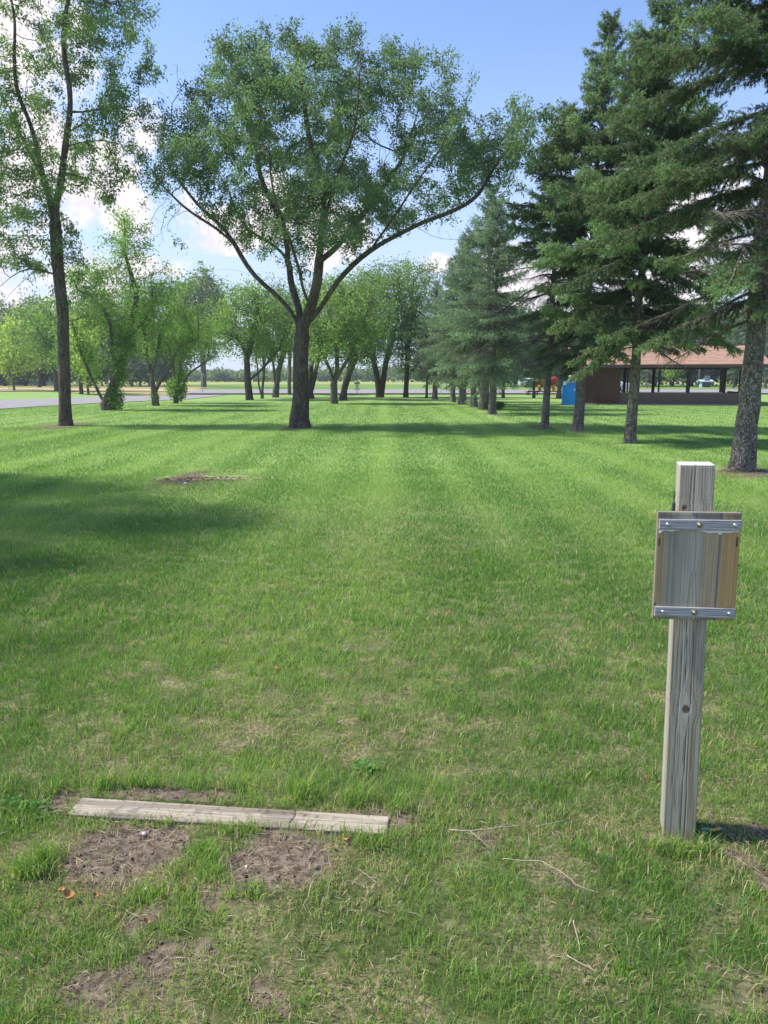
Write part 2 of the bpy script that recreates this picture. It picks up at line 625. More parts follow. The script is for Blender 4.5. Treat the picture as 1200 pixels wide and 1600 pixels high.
# ------------------------------------------------------------------ tubes and trees
def grow(pts, par, attr, step, infl, kill, iters=90, up=0.0, jit=0.15):
    pts = [np.asarray(p, float) for p in pts]
    par = list(par)
    P = np.array(pts)
    d2 = np.full(len(attr), 1e9)
    near = np.zeros(len(attr), int)
    alive = np.ones(len(attr), bool)

    def upd(start):
        Q = np.array(pts[start:])
        if not len(Q):
            return
        for s0 in range(0, len(Q), 400):
            q = Q[s0:s0 + 400]
            dd = ((attr[:, None, :] - q[None]) ** 2).sum(2)
            k = dd.argmin(1)
            m = dd[np.arange(len(attr)), k]
            b = m < d2
            d2[b] = m[b]
            near[b] = k[b] + start + s0
    upd(0)
    childdirs = {}
    for it in range(iters):
        alive &= d2 > kill * kill
        act = alive & (d2 < infl * infl)
        if not act.any():
            # pull the structure outward a little further
            infl *= 1.4
            if infl > 60 or not alive.any():
                break
            continue
        idx = near[act]
        cur = np.array(pts)
        dv = attr[act] - cur[idx]
        dv /= np.linalg.norm(dv, axis=1, keepdims=True) + 1e-9
        acc = np.zeros((len(pts), 3))
        np.add.at(acc, idx, dv)
        n0 = len(pts)
        for i in np.unique(idx):
            v = acc[i]
            nv = np.linalg.norm(v)
            if nv < 1e-6:
                continue
            v = v / nv + rng.normal(0, jit, 3) + np.array([0, 0, up])
            v /= np.linalg.norm(v)
            ok = True
            for w_ in childdirs.get(i, ()):
                if float(np.dot(v, w_)) > 0.93:
                    ok = False
            if not ok:
                continue
            childdirs.setdefault(i, []).append(v)
            pts.append(cur[i] + v * step)
            par.append(int(i))
        if len(pts) == n0:
            # stuck attractors: drop them
            alive &= ~act
            continue
        upd(n0)
    return np.array(pts), np.array(par)


def radii(par, r_tip, r_base):
    n = len(par)
    cnt = np.zeros(n)
    haschild = np.zeros(n, bool)
    for i in range(n):
        if par[i] >= 0:
            haschild[par[i]] = True
    tips = (~haschild).sum()
    p = max(1.6, math.log(max(tips, 2)) / math.log(r_base / r_tip))
    a = np.where(haschild, 0.0, r_tip ** p)
    order = topo(par)
    for i in order[::-1]:
        if par[i] >= 0:
            a[par[i]] += a[i]
    return a ** (1 / p)


def topo(par):
    n = len(par)
    depth = np.full(n, -1)
    for i in range(n):
        st = []
        j = i
        while depth[j] < 0 and par[j] >= 0:
            st.append(j)
            j = par[j]
        if par[j] < 0:
            depth[j] = 0
        b = depth[j]
        for k in reversed(st):
            b += 1
            depth[k] = b
    return np.argsort(depth, kind='stable')


def tube_mesh(pts, par, rad, min_r=0.0, flare=0.0, zbase=0.0, rough=0.0, sides_scale=1.0):
    n = len(pts)
    ch = [[] for _ in range(n)]
    for i in range(n):
        if par[i] >= 0:
            ch[par[i]].append(i)
    roots = [i for i in range(n) if par[i] < 0]
    V, F = [], []
    nb = 0
    stack = [(r, None) for r in roots]
    while stack:
        s, pr = stack.pop()
        chain = ([pr] if pr is not None else []) + [s]
        c = s
        while ch[c]:
            k = sorted(ch[c], key=lambda j: -rad[j])
            for o_ in k[1:]:
                stack.append((o_, c))
            c = k[0]
            chain.append(c)
        r = rad[chain].astype(float).copy()
        if pr is not None:
            r[0] = min(rad[pr], r[1] * 1.15)
        if r.max() < min_r or len(chain) < 2:
            continue
        p = pts[chain]
        rm = r.max()
        k = 18 if rm > 0.1 else (8 if rm > 0.04 else (5 if rm > 0.012 else 3))
        k = max(3, int(k * sides_scale))
        t = np.gradient(p, axis=0)
        t /= np.linalg.norm(t, axis=1, keepdims=True) + 1e-9
        a = np.cross(t[0], [0.3, 0.9, 0.1])
        a /= np.linalg.norm(a)
        an = np.linspace(0, 2 * np.pi, k, endpoint=False)
        rings = []
        for i in range(len(p)):
            a = a - t[i] * a.dot(t[i])
            a /= np.linalg.norm(a) + 1e-9
            b = np.cross(t[i], a)
            rr = np.full(k, r[i])
            if k > 6 and (flare or rough):
                h = p[i, 2] - zbase
                fl = flare * math.exp(-max(h, 0) / (2.2 * rm))
                lob = 1 + 0.45 * np.sin(an * 5 + 1.3) + 0.25 * np.sin(an * 3 + 4)
                rr = rr * (1 + fl * lob + rough * (vnoise(an * 2.2 + 3, np.full(k, h * 4.0 + r[i] * 9)) - 0.5) + rough * 0.6 * np.sin(an * 8 + h * 1.3))
            rings.append(p[i] + (np.cos(an)[:, None] * a + np.sin(an)[:, None] * b) * rr[:, None])
        V.append(np.concatenate(rings))
        m = len(p)
        i0 = (np.arange(m - 1)[:, None] * k + np.arange(k)[None]).ravel()
        i1 = (np.arange(m - 1)[:, None] * k + (np.arange(k)[None] + 1) % k).ravel()
        F.append(np.stack([i0, i1, i1 + k, i0 + k], 1) + nb)
        nb += m * k
    return np.concatenate(V), np.concatenate(F)


def rhombs(pos, d, nrm, L, Wd, colr):
    """leaf-shaped quads: base, side, tip, side"""
    d = d / (np.linalg.norm(d, axis=1, keepdims=True) + 1e-9)
    s = np.cross(d, nrm)
    s /= np.linalg.norm(s, axis=1, keepdims=True) + 1e-9
    up = np.cross(s, d)
    L = L[:, None]
    Wd = Wd[:, None]
    v = np.stack([pos, pos + d * L * 0.45 + s * Wd * 0.5 + up * L * 0.06, pos + d * L, pos + d * L * 0.45 - s * Wd * 0.5 + up * L * 0.06], 1)
    n = len(pos)
    f = np.arange(n * 4).reshape(n, 4)
    return v.reshape(-1, 3), f, np.repeat(colr, 4, axis=0)


def rv(n):
    v = rng.normal(0, 1, (n, 3))
    return v / np.linalg.norm(v, axis=1, keepdims=True)


PAL = {  # leaf colours: base, light, warm
    'ash': ((0.075, 0.125, 0.045), (0.13, 0.19, 0.07)),
    'elm': ((0.062, 0.110, 0.052), (0.108, 0.165, 0.078)),
    'lime': ((0.088, 0.150, 0.042), (0.150, 0.225, 0.062)),
    'bush': ((0.075, 0.145, 0.035), (0.14, 0.22, 0.055)),
    'grey': ((0.085, 0.125, 0.06), (0.14, 0.18, 0.09)),
    'young': ((0.17, 0.24, 0.05), (0.25, 0.33, 0.08)),
}


def leaf_cols(n, pal, clump=None):
    a, b = PAL[pal]
    t = rng.random(n) ** 1.3
    if clump is not None:
        t = np.clip(t * 0.6 + clump * 0.5, 0, 1)
    c = np.array(a)[None] * (1 - t[:, None]) + np.array(b)[None] * t[:, None]
    c *= rng.uniform(0.8, 1.2, (n, 1))
    if clump is not None:
        c *= (0.72 + 0.56 * clump)[:, None]
    return c


def clumped(ells, n, nclump, sig, D, base, flat=0.75):
    """attractors in clumps inside ellipsoids given in photo pixels at depth D (world) -> local to base"""
    cs = []
    vol = np.array([e[2] * e[3] for e in ells], float)
    vol /= vol.sum()
    for e, fr in zip(ells, vol):
        px, py, rx, ry = e[:4]
        off = e[4] if len(e) > 4 else 0.0
        c = W(px, py, D + off) - base
        k = D / 1200
        rr = np.array([rx * k, min(rx * k, 4.5) if len(e) < 6 else e[5], ry * k])
        m = max(1, int(nclump * fr))
        # mostly near the shell of the crown
        u = rv(m) * (rng.random((m, 1)) ** 0.42)
        cs.append(c + u * rr)
    cs = np.concatenate(cs)
    k = n // len(cs)
    a = np.repeat(cs, k, axis=0)
    a = a + rng.normal(0, sig, a.shape) * np.array([1, 1, flat])
    return a


def make_tree(name, label, base_px, limbs, ells, rpx, pal='elm', bark='bark', group=None, n_attr=900, nclump=70, sig=0.5,
              step=0.28, kill=0.35, r_tip=0.008, leaves=9, leaf=(0.10, 0.035), spread=0.16, leaf_r=0.03, droop=0.3, bare=None,
              flare=0.3, jit=0.18, extra=None, D=None, nrm_up=0.4, min_r=0.0, leaf_scale=1.0, cat='tree', up=0.0, seedstep=0.3, wander=0.07):
    base = G(*base_px)
    if D is None:
        D = base[1]
    root = empty(name, base)
    tag(root, label, cat, group)
    pts = []
    par = []
    for li, limb in enumerate(limbs):
        q = [W(p[0], p[1], D + (p[2] if len(p) > 2 else 0)) - base for p in limb]
        if li == 0:
            q[0] = np.array([q[0][0], q[0][1], -0.08])
        prev = -1
        if pts:
            dd = ((np.array(pts) - q[0]) ** 2).sum(1)
            prev = int(dd.argmin())
            q[0] = pts[prev]
        for i in range(len(q)):
            if i == 0:
                if prev < 0:
                    pts.append(q[0])
                    par.append(-1)
                    prev = 0
                continue
            seg = q[i] - q[i - 1]
            n = max(1, int(np.linalg.norm(seg) / seedstep))
            for k in range(1, n + 1):
                tt = len(pts) * 0.33
                w_ = rng.normal(0, 0.02, 3) * (1 if k < n else 0.3)
                if li > 0:
                    w_ = w_ + wander * np.array([math.sin(tt * 1.9 + li), math.cos(tt * 1.3 + li * 2), 0.7 * math.sin(tt * 2.6 + li * 3)])
                pts.append(q[i - 1] + seg * k / n + w_)
                par.append(prev)
                prev = len(pts) - 1
    # smooth the limbs a little
    P = np.array(pts)
    for _ in range(2):
        Q = P.copy()
        chc = np.zeros(len(P), int)
        for i in range(len(P)):
            if par[i] >= 0:
                chc[par[i]] += 1
        for i in range(1, len(P)):
            kids = None
            if par[i] > 0 and i + 1 < len(P) and par[i + 1] == i:
                Q[i] = P[i] * 0.5 + (P[par[i]] + P[i + 1]) * 0.25
        P = Q
    attr = clumped(ells, n_attr, nclump, sig, D, base)
    zmin = 0.35 * (W(ells[0][0], ells[0][1], D)[2])
    P, par = grow(list(P), par, attr, step, step * 5, kill, up=up, jit=jit)
    rb = rpx / 1200 * base[1] * (0.8 if step > 0.4 else 1.0)
    rad = radii(par, r_tip, rb)
    v, f = tube_mesh(P, par, rad, min_r=min_r, flare=flare, rough=0.07)
    np_mesh('trunk', v, [f], M[bark], root, smooth=True)
    # leaves on thin wood
    thin = np.where((rad < leaf_r) & (par >= 0))[0]
    thin = thin[vnoise(P[thin, 0] * 1.3 + P[thin, 1] * 1.1 + 50, P[thin, 2] * 1.3 + P[thin, 1] * 0.7 + 50) > 0.31]
    if bare is not None:
        keep = np.ones(len(thin), bool)
        for (bx, by, brx, bry) in bare:
            c = W(bx, by, D) - base
            k = D / 1200
            qd = ((P[thin, 0] - c[0]) / (brx * k)) ** 2 + ((P[thin, 2] - c[2]) / (bry * k)) ** 2
            keep &= ~((qd < 1) & (rng.random(len(thin)) < 0.93))
        thin = thin[keep]
    k = leaves
    idx = np.repeat(thin, k)
    seg = P[idx] - P[par[idx]]
    pos = P[par[idx]] + seg * rng.random((len(idx), 1)) + rng.normal(0, spread, (len(idx), 3))
    # the colour of whole sprays differs a little
    cl = np.clip(0.35 * rng.random(len(P))[idx] + 1.1 * (vnoise(P[idx, 0] * 1.4 + 30, P[idx, 2] * 1.4 + P[idx, 1] * 0.9 + 30) - 0.12), 0, 1)
    d = rv(len(idx)) * 0.8 + seg / (np.linalg.norm(seg, axis=1, keepdims=True) + 1e-9) * 0.5 + np.array([0, 0, -droop])
    if extra:
        for (ex, ey, erx, ery, n_e) in extra:
            c = W(ex, ey, D) - base
            kk = D / 1200
            nn = n_e
            u = rv(nn) * (rng.random((nn, 1)) ** 0.5)
            pos = np.concatenate([pos, c + u * np.array([erx * kk, erx * kk, ery * kk])])
            d = np.concatenate([d, rv(nn) + np.array([0, 0, 0.2])])
            cl = np.concatenate([cl, rng.random(nn)])
        pos[:, 2] = np.maximum(pos[:, 2], 0.05)
    nrm = rv(len(pos)) + np.array([0, 0, nrm_up])
    s = rng.uniform(0.7, 1.3, len(pos)) * leaf_scale
    v, f, c = rhombs(pos, d, nrm, leaf[0] * s, leaf[1] * s, leaf_cols(len(pos), pal, cl))
    np_mesh('crown', v, [f], M['leaf'], root, col=c)
    return root


def copy_tree(src, loc, rz=0.0, sc=1.0, label=None, group=None, lean=(0, 0), cat=None):
    r = src.copy()
    COL.objects.link(r)
    r.location = tuple(float(a) for a in loc)
    r.rotation_euler = (lean[0], lean[1], rz)
    r.scale = (sc, sc, sc) if not hasattr(sc, '__len__') else sc
    if label:
        r['label'] = label
    if group:
        r['group'] = group
    for c_ in src.children:
        k = c_.copy()
        COL.objects.link(k)
        k.parent = r
        k.matrix_parent_inverse = Matrix()
    return r


NEARG = 'broadleaf trees standing on the near lawn'
ROWG = 'broadleaf trees along the mown avenue'
T_big = make_tree(
    'broadleaf_tree', 'large wide-crowned elm with dark forked trunk standing alone in mid lawn', (468, 668),
    [[(468, 668), (469, 640), (470, 600), (470, 560), (471, 530), (473, 512)],
     [(470, 525), (462, 498, .1), (440, 470, .3), (400, 430, .2), (368, 385, .2), (335, 345, .5), (300, 305, .8), (262, 262, 1.2)],
     [(368, 385, .2), (330, 350, -.6), (285, 318, -1.2), (250, 290, -1.4)],
     [(470, 520), (466, 480, .3), (457, 440, .8), (452, 405, 1.2), (430, 386, 1.6), (398, 368, 2), (370, 330, 2.4), (345, 280, 2.8), (320, 220, 3)],
     [(455, 410, 1.2), (445, 370, .8), (425, 320, 1.0), (405, 260, 1.6), (385, 190, 2), (370, 130, 2)],
     [(473, 512), (482, 480, -.2), (495, 440, -.3), (503, 395, -.6), (508, 340, -.8), (500, 285, -1), (490, 230, -1.2), (475, 160, -1.5), (465, 110, -1.5)],
     [(508, 340, -.8), (525, 290, -1.4), (545, 230, -2), (560, 160, -2.4), (565, 110, -2.4)],
     [(500, 410, -.5), (530, 378, .4), (565, 340, .9), (590, 305, 1.3), (625, 255, 1.8), (648, 200, 2.2), (660, 150, 2.4)],
     [(473, 512), (487, 500, -.2), (510, 470, -.4), (540, 425, -.6), (575, 392, -.8), (610, 372, -1), (650, 350, -1.2), (700, 338, -1.2), (745, 305, -.8), (775, 262, -.4), (800, 225, 0)],
     [(575, 392, -.8), (610, 345, -1.6), (645, 300, -2.2), (680, 245, -2.6), (700, 190, -2.8)],
     [(650, 350, -1.2), (690, 375, -1.2), (730, 372, -1), (760, 385, -1)],
     [(480, 480, -.2), (470, 430, -2), (450, 380, -2.6), (430, 300, -3.2), (420, 230, -3.4)],
     [(400, 430, .2), (370, 420, -.5), (345, 410, -.8), (325, 425, -.9)]],
    [(300, 195, 62, 75), (380, 130, 75, 60), (470, 110, 80, 48), (560, 120, 90, 55), (650, 150, 75, 62), (690, 220, 80, 70), (345, 250, 90, 85, 0, 3.8),
     (275, 245, 45, 55), (430, 280, 95, 75, 0, 4.2), (540, 285, 95, 80, 0, 4.2), (640, 290, 85, 60, 0, 3.4), (800, 225, 52, 62, 0, 2.2), (745, 245, 45, 55, 0, 2),
     (500, 370, 75, 42, -2, 2.0), (420, 370, 60, 40, 2, 2.4), (285, 345, 40, 30, 0, 1.5), (470, 200, 120, 80, 0, 4.5), (690, 340, 60, 26, -1, 1.6), (330, 320, 50, 40, 1, 2.2), (250, 245, 30, 50, 0, 1.8), (590, 330, 60, 40, 1, 2.5), (450, 110, 150, 42, 0, 4)],
    11.8, pal='elm', bark='bark', group=NEARG, n_attr=7200, nclump=380, sig=0.28, step=0.21, kill=0.22, r_tip=0.0030, leaves=36, leaf=(0.095, 0.040),
    spread=0.095, leaf_r=0.0155, bare=[(275, 330, 45, 50), (720, 380, 90, 35), (330, 440, 60, 35)], flare=0.5, jit=0.2)

T_left = make_tree(
    'broadleaf_tree', 'tall slender ash with open crown beside the park road at far left', (103, 665),
    [[(103, 668), (102, 640), (101, 600), (99, 550), (98, 500), (96, 470), (92, 430), (88, 390), (86, 350), (84, 318)],
     [(84, 318), (94, 285, -.3), (101, 250, -.5), (108, 210, -.6), (109, 160, -.8), (104, 110, -.8), (100, 60, -1), (106, 0, -1), (108, -80, -1), (110, -160, -1)],
     [(86, 345), (74, 310, .4), (62, 270, .8), (48, 235, 1.2), (25, 195, 1.6), (5, 150, 2), (-15, 90, 2), (-30, 0, 2)],
     [(66, 290, .7), (58, 240, 0), (44, 190, -.4), (30, 140, -.8), (20, 70, -1), (15, -20, -1)],
     [(108, 220, -.6), (135, 190, -1), (160, 150, -1.4), (185, 110, -1.8), (205, 70, -2), (215, 30, -2)],
     [(110, 170, -.7), (140, 172, -.2), (180, 165, 0), (215, 175, 0)],
     [(104, 240, -.5), (130, 225, .6), (160, 215, 1.2), (200, 225, 1.6), (225, 235, 1.6)],
     [(100, 270, -.4), (140, 275, 0), (165, 300, .2), (175, 330, .2)],
     [(93, 428), (60, 418, -.5), (30, 422, -1), (0, 445, -1.4), (-30, 470, -1.6)],
     [(97, 480), (108, 462, -.3), (130, 455, -.4), (155, 462, -.5)],
     [(60, 418, -.5), (30, 440, -1), (10, 470, -1.4)]],
    [(100, 60, 95, 60), (190, 60, 50, 70), (200, 100, 42, 60), (60, -60, 130, 90), (150, 190, 80, 60), (190, 245, 48, 40), (40, 200, 90, 80), (-20, 120, 90, 130),
     (120, 260, 90, 60), (30, 300, 80, 70), (-40, 280, 70, 120), (60, 380, 75, 50), (20, 440, 60, 40), (110, 430, 50, 30), (150, 0, 80, 60), (205, 180, 35, 25)],
    10.4, pal='ash', bark='bark', group=NEARG, n_attr=2800, nclump=300, sig=0.26, step=0.24, kill=0.28, r_tip=0.0035, leaves=36, leaf=(0.11, 0.046), spread=0.11,
    leaf_r=0.0135, droop=0.55, bare=[(20, 455, 40, 35)], flare=0.3, jit=0.24)

T_multi = make_tree(
    'broadleaf_tree', 'two-stemmed leaning tree with leafy sprouts up its stems beside the left road', (170, 641),
    [[(170, 643), (165, 632), (150, 607), (138, 580), (128, 555), (118, 525), (112, 500)],
     [(166, 634), (178, 610, .3), (186, 585, .4), (192, 555, .4), (198, 530, .4), (208, 500, .6), (214, 470, .6), (205, 430, .6), (195, 390, .6), (192, 345, .6)],
     [(186, 585, .4), (178, 545, -.3), (172, 515, -.5), (165, 490, -.6), (150, 465, -.8), (125, 455, -.8)],
     [(198, 530, .4), (225, 500, 0), (240, 470, 0)]],
    [(195, 365, 35, 48), (200, 420, 50, 40), (150, 455, 60, 40), (215, 480, 55, 50), (150, 500, 50, 35), (115, 525, 22, 30), (235, 440, 35, 45), (190, 540, 25, 40)],
    10.5, pal='bush', bark='bark', group=NEARG, n_attr=1500, nclump=120, sig=0.3, step=0.3, kill=0.34, r_tip=0.008, leaves=30, leaf=(0.135, 0.062), spread=0.22,
    leaf_r=0.035, flare=0.3, extra=[(180, 622, 14, 24, 1100), (152, 590, 9, 22, 200), (138, 560, 10, 20, 250), (188, 580, 12, 26, 900), (126, 540, 12, 16, 250), (196, 540, 18, 24, 900)])

T_sm1 = make_tree(
    'broadleaf_tree', 'small tree with several pale grey stems between the leaning tree and the shrub', (243, 634),
    [[(243, 636), (242, 618), (238, 600), (236, 580), (230, 558), (218, 545), (208, 540)],
     [(242, 620), (246, 600, .3), (262, 585, .4), (270, 568, .4), (274, 548, .4), (290, 535, 0), (310, 528, 0)],
     [(238, 600), (240, 570, -.3), (246, 545, -.5), (252, 515, -.5)], [(230, 558), (226, 530), (222, 505)]],
    [(250, 480, 60, 36), (225, 510, 40, 26), (285, 510, 50, 24), (265, 455, 40, 25), (235, 545, 22, 20), (270, 540, 26, 18)],
    7.5, pal='bush', bark='bark_grey', group=NEARG, n_attr=1100, nclump=90, sig=0.3, step=0.3, kill=0.36, r_tip=0.008, leaves=30, leaf=(0.14, 0.065), spread=0.24,
    leaf_r=0.035, flare=0.3, extra=[(242, 620, 8, 10, 160)])

T_sm2 = make_tree(
    'broadleaf_tree', 'small spreading tree with a mound of leafy sprouts round its base by the road end', (277, 630),
    [[(275, 632), (274, 620), (277, 605), (272, 585), (268, 560), (262, 540)],
     [(276, 625), (288, 608, .3), (286, 595, .3), (300, 580, .3), (318, 568, .2), (335, 556, 0)],
     [(277, 605), (284, 580, -.3), (282, 555, -.4), (290, 535, -.4)]],
    [(285, 510, 42, 26), (310, 525, 38, 22), (330, 545, 24, 16), (295, 550, 30, 20), (265, 530, 28, 20)],
    6, pal='bush', bark='bark_grey', group=NEARG, n_attr=900, nclump=70, sig=0.3, step=0.32, kill=0.38, r_tip=0.008, leaves=30, leaf=(0.14, 0.065), spread=0.24,
    leaf_r=0.035, flare=0.2, extra=[(276, 608, 17, 20, 2300), (282, 585, 12, 12, 400)])

LO = dict(step=0.42, kill=0.5, r_tip=0.014, sig=0.45, leaves=34, leaf=(0.18, 0.09), spread=0.32, leaf_r=0.06, flare=0.25, group=ROWG)
A_t = make_tree('broadleaf_tree', 'round-crowned light green tree with a bowed black trunk left of the big elm', (390, 625),
                [[(390, 627), (388, 605), (386, 585), (386, 562), (380, 540), (368, 525), (345, 520)], [(388, 600), (405, 580, 0), (420, 565, 0), (436, 545, 0)],
                 [(386, 562), (395, 530, .5), (400, 500, .5), (402, 480)], [(368, 525), (350, 540, -.5), (330, 535, -.5)]],
                [(400, 490, 62, 48), (370, 500, 40, 50), (425, 515, 40, 40), (350, 520, 26, 30), (395, 455, 40, 20), (340, 545, 22, 14)], 6.5, 'lime', 'bark', n_attr=1500, nclump=130, **LO)
B_t = make_tree('broadleaf_tree', 'thin young tree with two slim stems right of the bowed black trunk', (410, 623),
                [[(409, 624), (404, 600), (402, 575), (400, 550)], [(409, 622), (413, 595), (411, 570), (412, 545)]],
                [(408, 535, 24, 26)], 3.2, 'lime', 'bark_grey', n_attr=350, nclump=40, **LO)
C_t = make_tree('broadleaf_tree', 'tree with thick leaning grey trunk just left of the big elm', (430, 621),
                [[(430, 622), (432, 600), (436, 575), (444, 550), (450, 520)], [(431, 606), (427, 585), (426, 560), (420, 530)]],
                [(436, 500, 46, 48), (420, 530, 30, 24), (450, 470, 36, 30)], 6, 'elm', 'bark_grey', n_attr=900, nclump=80, **LO)
D_t = make_tree('broadleaf_tree', 'slim straight tree half hidden left of the elm trunk', (452, 617),
                [[(452, 618), (452, 590), (453, 560), (454, 530)]], [(455, 500, 30, 40)], 3.4, 'elm', 'bark_grey', n_attr=450, nclump=40, **LO)
E_t = make_tree('broadleaf_tree', 'tree with two close dark stems just right of the elm trunk', (486, 623),
                [[(485, 624), (485, 600), (486, 575), (490, 540)], [(486, 621), (491, 600), (493, 575), (500, 545)]],
                [(500, 500, 46, 48), (485, 550, 26, 20), (510, 460, 36, 30)], 6.5, 'elm', 'bark', n_attr=900, nclump=80, **LO)
F_t = make_tree('broadleaf_tree', 'tree with a cluster of fanning grey stems in the avenue centre', (523, 631),
                [[(522, 632), (522, 612), (523, 598), (515, 575), (504, 555), (495, 530)], [(523, 600), (529, 575, .5), (526, 550, .6), (530, 520)],
                 [(523, 598), (534, 580, -.3), (546, 555, -.5), (555, 530)]],
                [(525, 490, 60, 50), (500, 520, 40, 40), (560, 500, 46, 44), (545, 455, 50, 30), (520, 550, 36, 16)], 6.5, 'lime', 'bark_grey', n_attr=1400, nclump=120, **LO)
F2_t = make_tree('broadleaf_tree', 'tree of dark leaning stems close behind the fanning grey cluster', (538, 625),
                 [[(536, 626), (538, 608), (543, 588), (550, 565), (556, 540)], [(537, 618), (545, 600), (549, 580), (560, 550)]],
                 [(565, 510, 50, 44), (580, 545, 26, 20), (560, 470, 44, 34)], 8, 'elm', 'bark', n_attr=1000, nclump=90, **LO)
H_t = make_tree('broadleaf_tree', 'tree with twin dark trunks standing at the far end of the avenue', (594, 621),
                [[(594, 622), (598, 600), (601, 580), (606, 555), (615, 520)], [(593, 620), (589, 600), (588, 578), (583, 555), (578, 520)]],
                [(600, 500, 60, 44), (575, 530, 36, 26), (635, 510, 40, 40), (600, 460, 60, 34), (560, 560, 26, 16)], 8.0, 'bush', 'bark', n_attr=1500, nclump=130, **LO)
I_t = make_tree('broadleaf_tree', 'straight dark-stemmed tree between the twin trunks and the spruces', (634, 621),
                [[(634, 622), (635, 600), (636, 575), (637, 545), (642, 500), (645, 450)], [(636, 590), (646, 575), (656, 562), (668, 548)], [(636, 560), (629, 540), (622, 520)]],
                [(650, 480, 46, 50), (640, 430, 46, 26), (622, 545, 26, 18), (668, 520, 28, 40), (610, 440, 40, 26), (650, 565, 26, 14)], 4.6, 'ash', 'bark', n_attr=1400, nclump=120, **LO)
J_t = make_tree('broadleaf_tree', 'thin dark sapling just left of the first far spruce', (666, 622),
                [[(666, 622), (667, 600), (670, 575), (672, 555)]], [(668, 560, 24, 20), (680, 530, 24, 26)], 2.4, 'ash', 'bark', n_attr=350, nclump=30, **LO)
K_t = make_tree('broadleaf_tree', 'grey-green domed tree rising behind the shrubs at left', (318, 606),
                [[(318, 607), (318, 580), (316, 550), (314, 500)], [(316, 550), (335, 515), (345, 480)], [(316, 550), (298, 510), (288, 475)]],
                [(312, 455, 42, 34), (290, 480, 36, 30), (335, 490, 34, 30), (312, 510, 46, 24)], 5, 'grey', 'bark_grey',
                n_attr=1000, nclump=90, step=0.7, kill=0.8, r_tip=0.03, sig=0.8, leaves=22, leaf=(0.5, 0.26), spread=0.6, leaf_r=0.12, flare=0.2,
                group='broadleaf trees across the road')
# compact tree used for the planting across the road
BG = 'broadleaf trees across the road'
bg1 = make_tree('broadleaf_tree', 'yellow-green young tree on the grass across the left road', (22, 611),
                [[(22, 612), (21, 595), (20, 570), (20, 545)], [(21, 595), (10, 575), (0, 560)], [(21, 590), (34, 570), (44, 555)]],
                [(20, 540, 34, 26), (-5, 560, 24, 20), (44, 560, 22, 22), (22, 515, 26, 18)], 2.2, 'young', 'bark_grey',
                n_attr=700, nclump=60, step=0.6, kill=0.7, r_tip=0.02, sig=0.5, leaves=16, leaf=(0.36, 0.18), spread=0.45, leaf_r=0.1, flare=0.2, group=BG)
bg2 = make_tree('broadleaf_tree', 'tall mid-green tree behind the slender ash trunk', (88, 612),
                [[(88, 613), (87, 590), (85, 560), (82, 530), (80, 500)], [(86, 575), (100, 545), (110, 520)], [(85, 560), (68, 530), (55, 510)]],
                [(75, 505, 44, 30), (50, 530, 34, 26), (105, 520, 30, 30), (85, 480, 30, 20), (90, 555, 30, 16)], 4.2, 'bush', 'bark',
                n_attr=900, nclump=80, step=0.55, kill=0.65, r_tip=0.02, sig=0.5, leaves=16, leaf=(0.36, 0.18), spread=0.45, leaf_r=0.1, flare=0.2, group=BG)
bg3 = make_tree('broadleaf_tree', 'full rounded tree in the belt of trees behind the dirt track', (140, 604),
                [[(140, 604), (140, 585), (139, 560), (138, 530)], [(140, 575), (125, 550), (112, 530)], [(140, 575), (156, 550), (166, 530)]],
                [(138, 520, 44, 34), (110, 545, 30, 28), (168, 545, 30, 28), (138, 570, 50, 18), (140, 490, 28, 20)], 3.4, 'grey', 'bark_grey',
                n_attr=900, nclump=90, step=1.0, kill=1.1, r_tip=0.04, sig=0.9, leaves=22, leaf=(0.66, 0.36), spread=0.8, leaf_r=0.2, flare=0.2, group=BG)


# ------------------------------------------------------------------ spruces
def shoots_mesh(pos, d, L, k, nl, nw, col):
    """bottle-brush shoots: k needle blades round every axis"""
    n = len(pos)
    d = d / (np.linalg.norm(d, axis=1, keepdims=True) + 1e-9)
    ref = rv(n)
    a = np.cross(d, ref)
    a /= np.linalg.norm(a, axis=1, keepdims=True) + 1e-9
    b = np.cross(d, a)
    V, C = [], []
    for j in range(k):
        t = (j + rng.random(n)) / k
        an = 2.4 * j + rng.random(n) * 1.2
        r = np.cos(an)[:, None] * a + np.sin(an)[:, None] * b
        nd = d * 0.75 + r * 0.8
        nd /= np.linalg.norm(nd, axis=1, keepdims=True)
        p = pos + d * (L * t)[:, None]
        s = np.cross(nd, rv(n))
        s /= np.linalg.norm(s, axis=1, keepdims=True) + 1e-9
        l = (nl * rng.uniform(0.75, 1.2, n))[:, None]
        V.append(np.stack([p - s * nw / 2, p + s * nw / 2, p + nd * l], 1))
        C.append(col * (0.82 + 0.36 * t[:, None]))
    V = np.concatenate(V).reshape(-1, 3)
    C = np.repeat(np.concatenate(C), 3, axis=0)
    f = np.arange(len(V)).reshape(-1, 3)
    return V, f, C


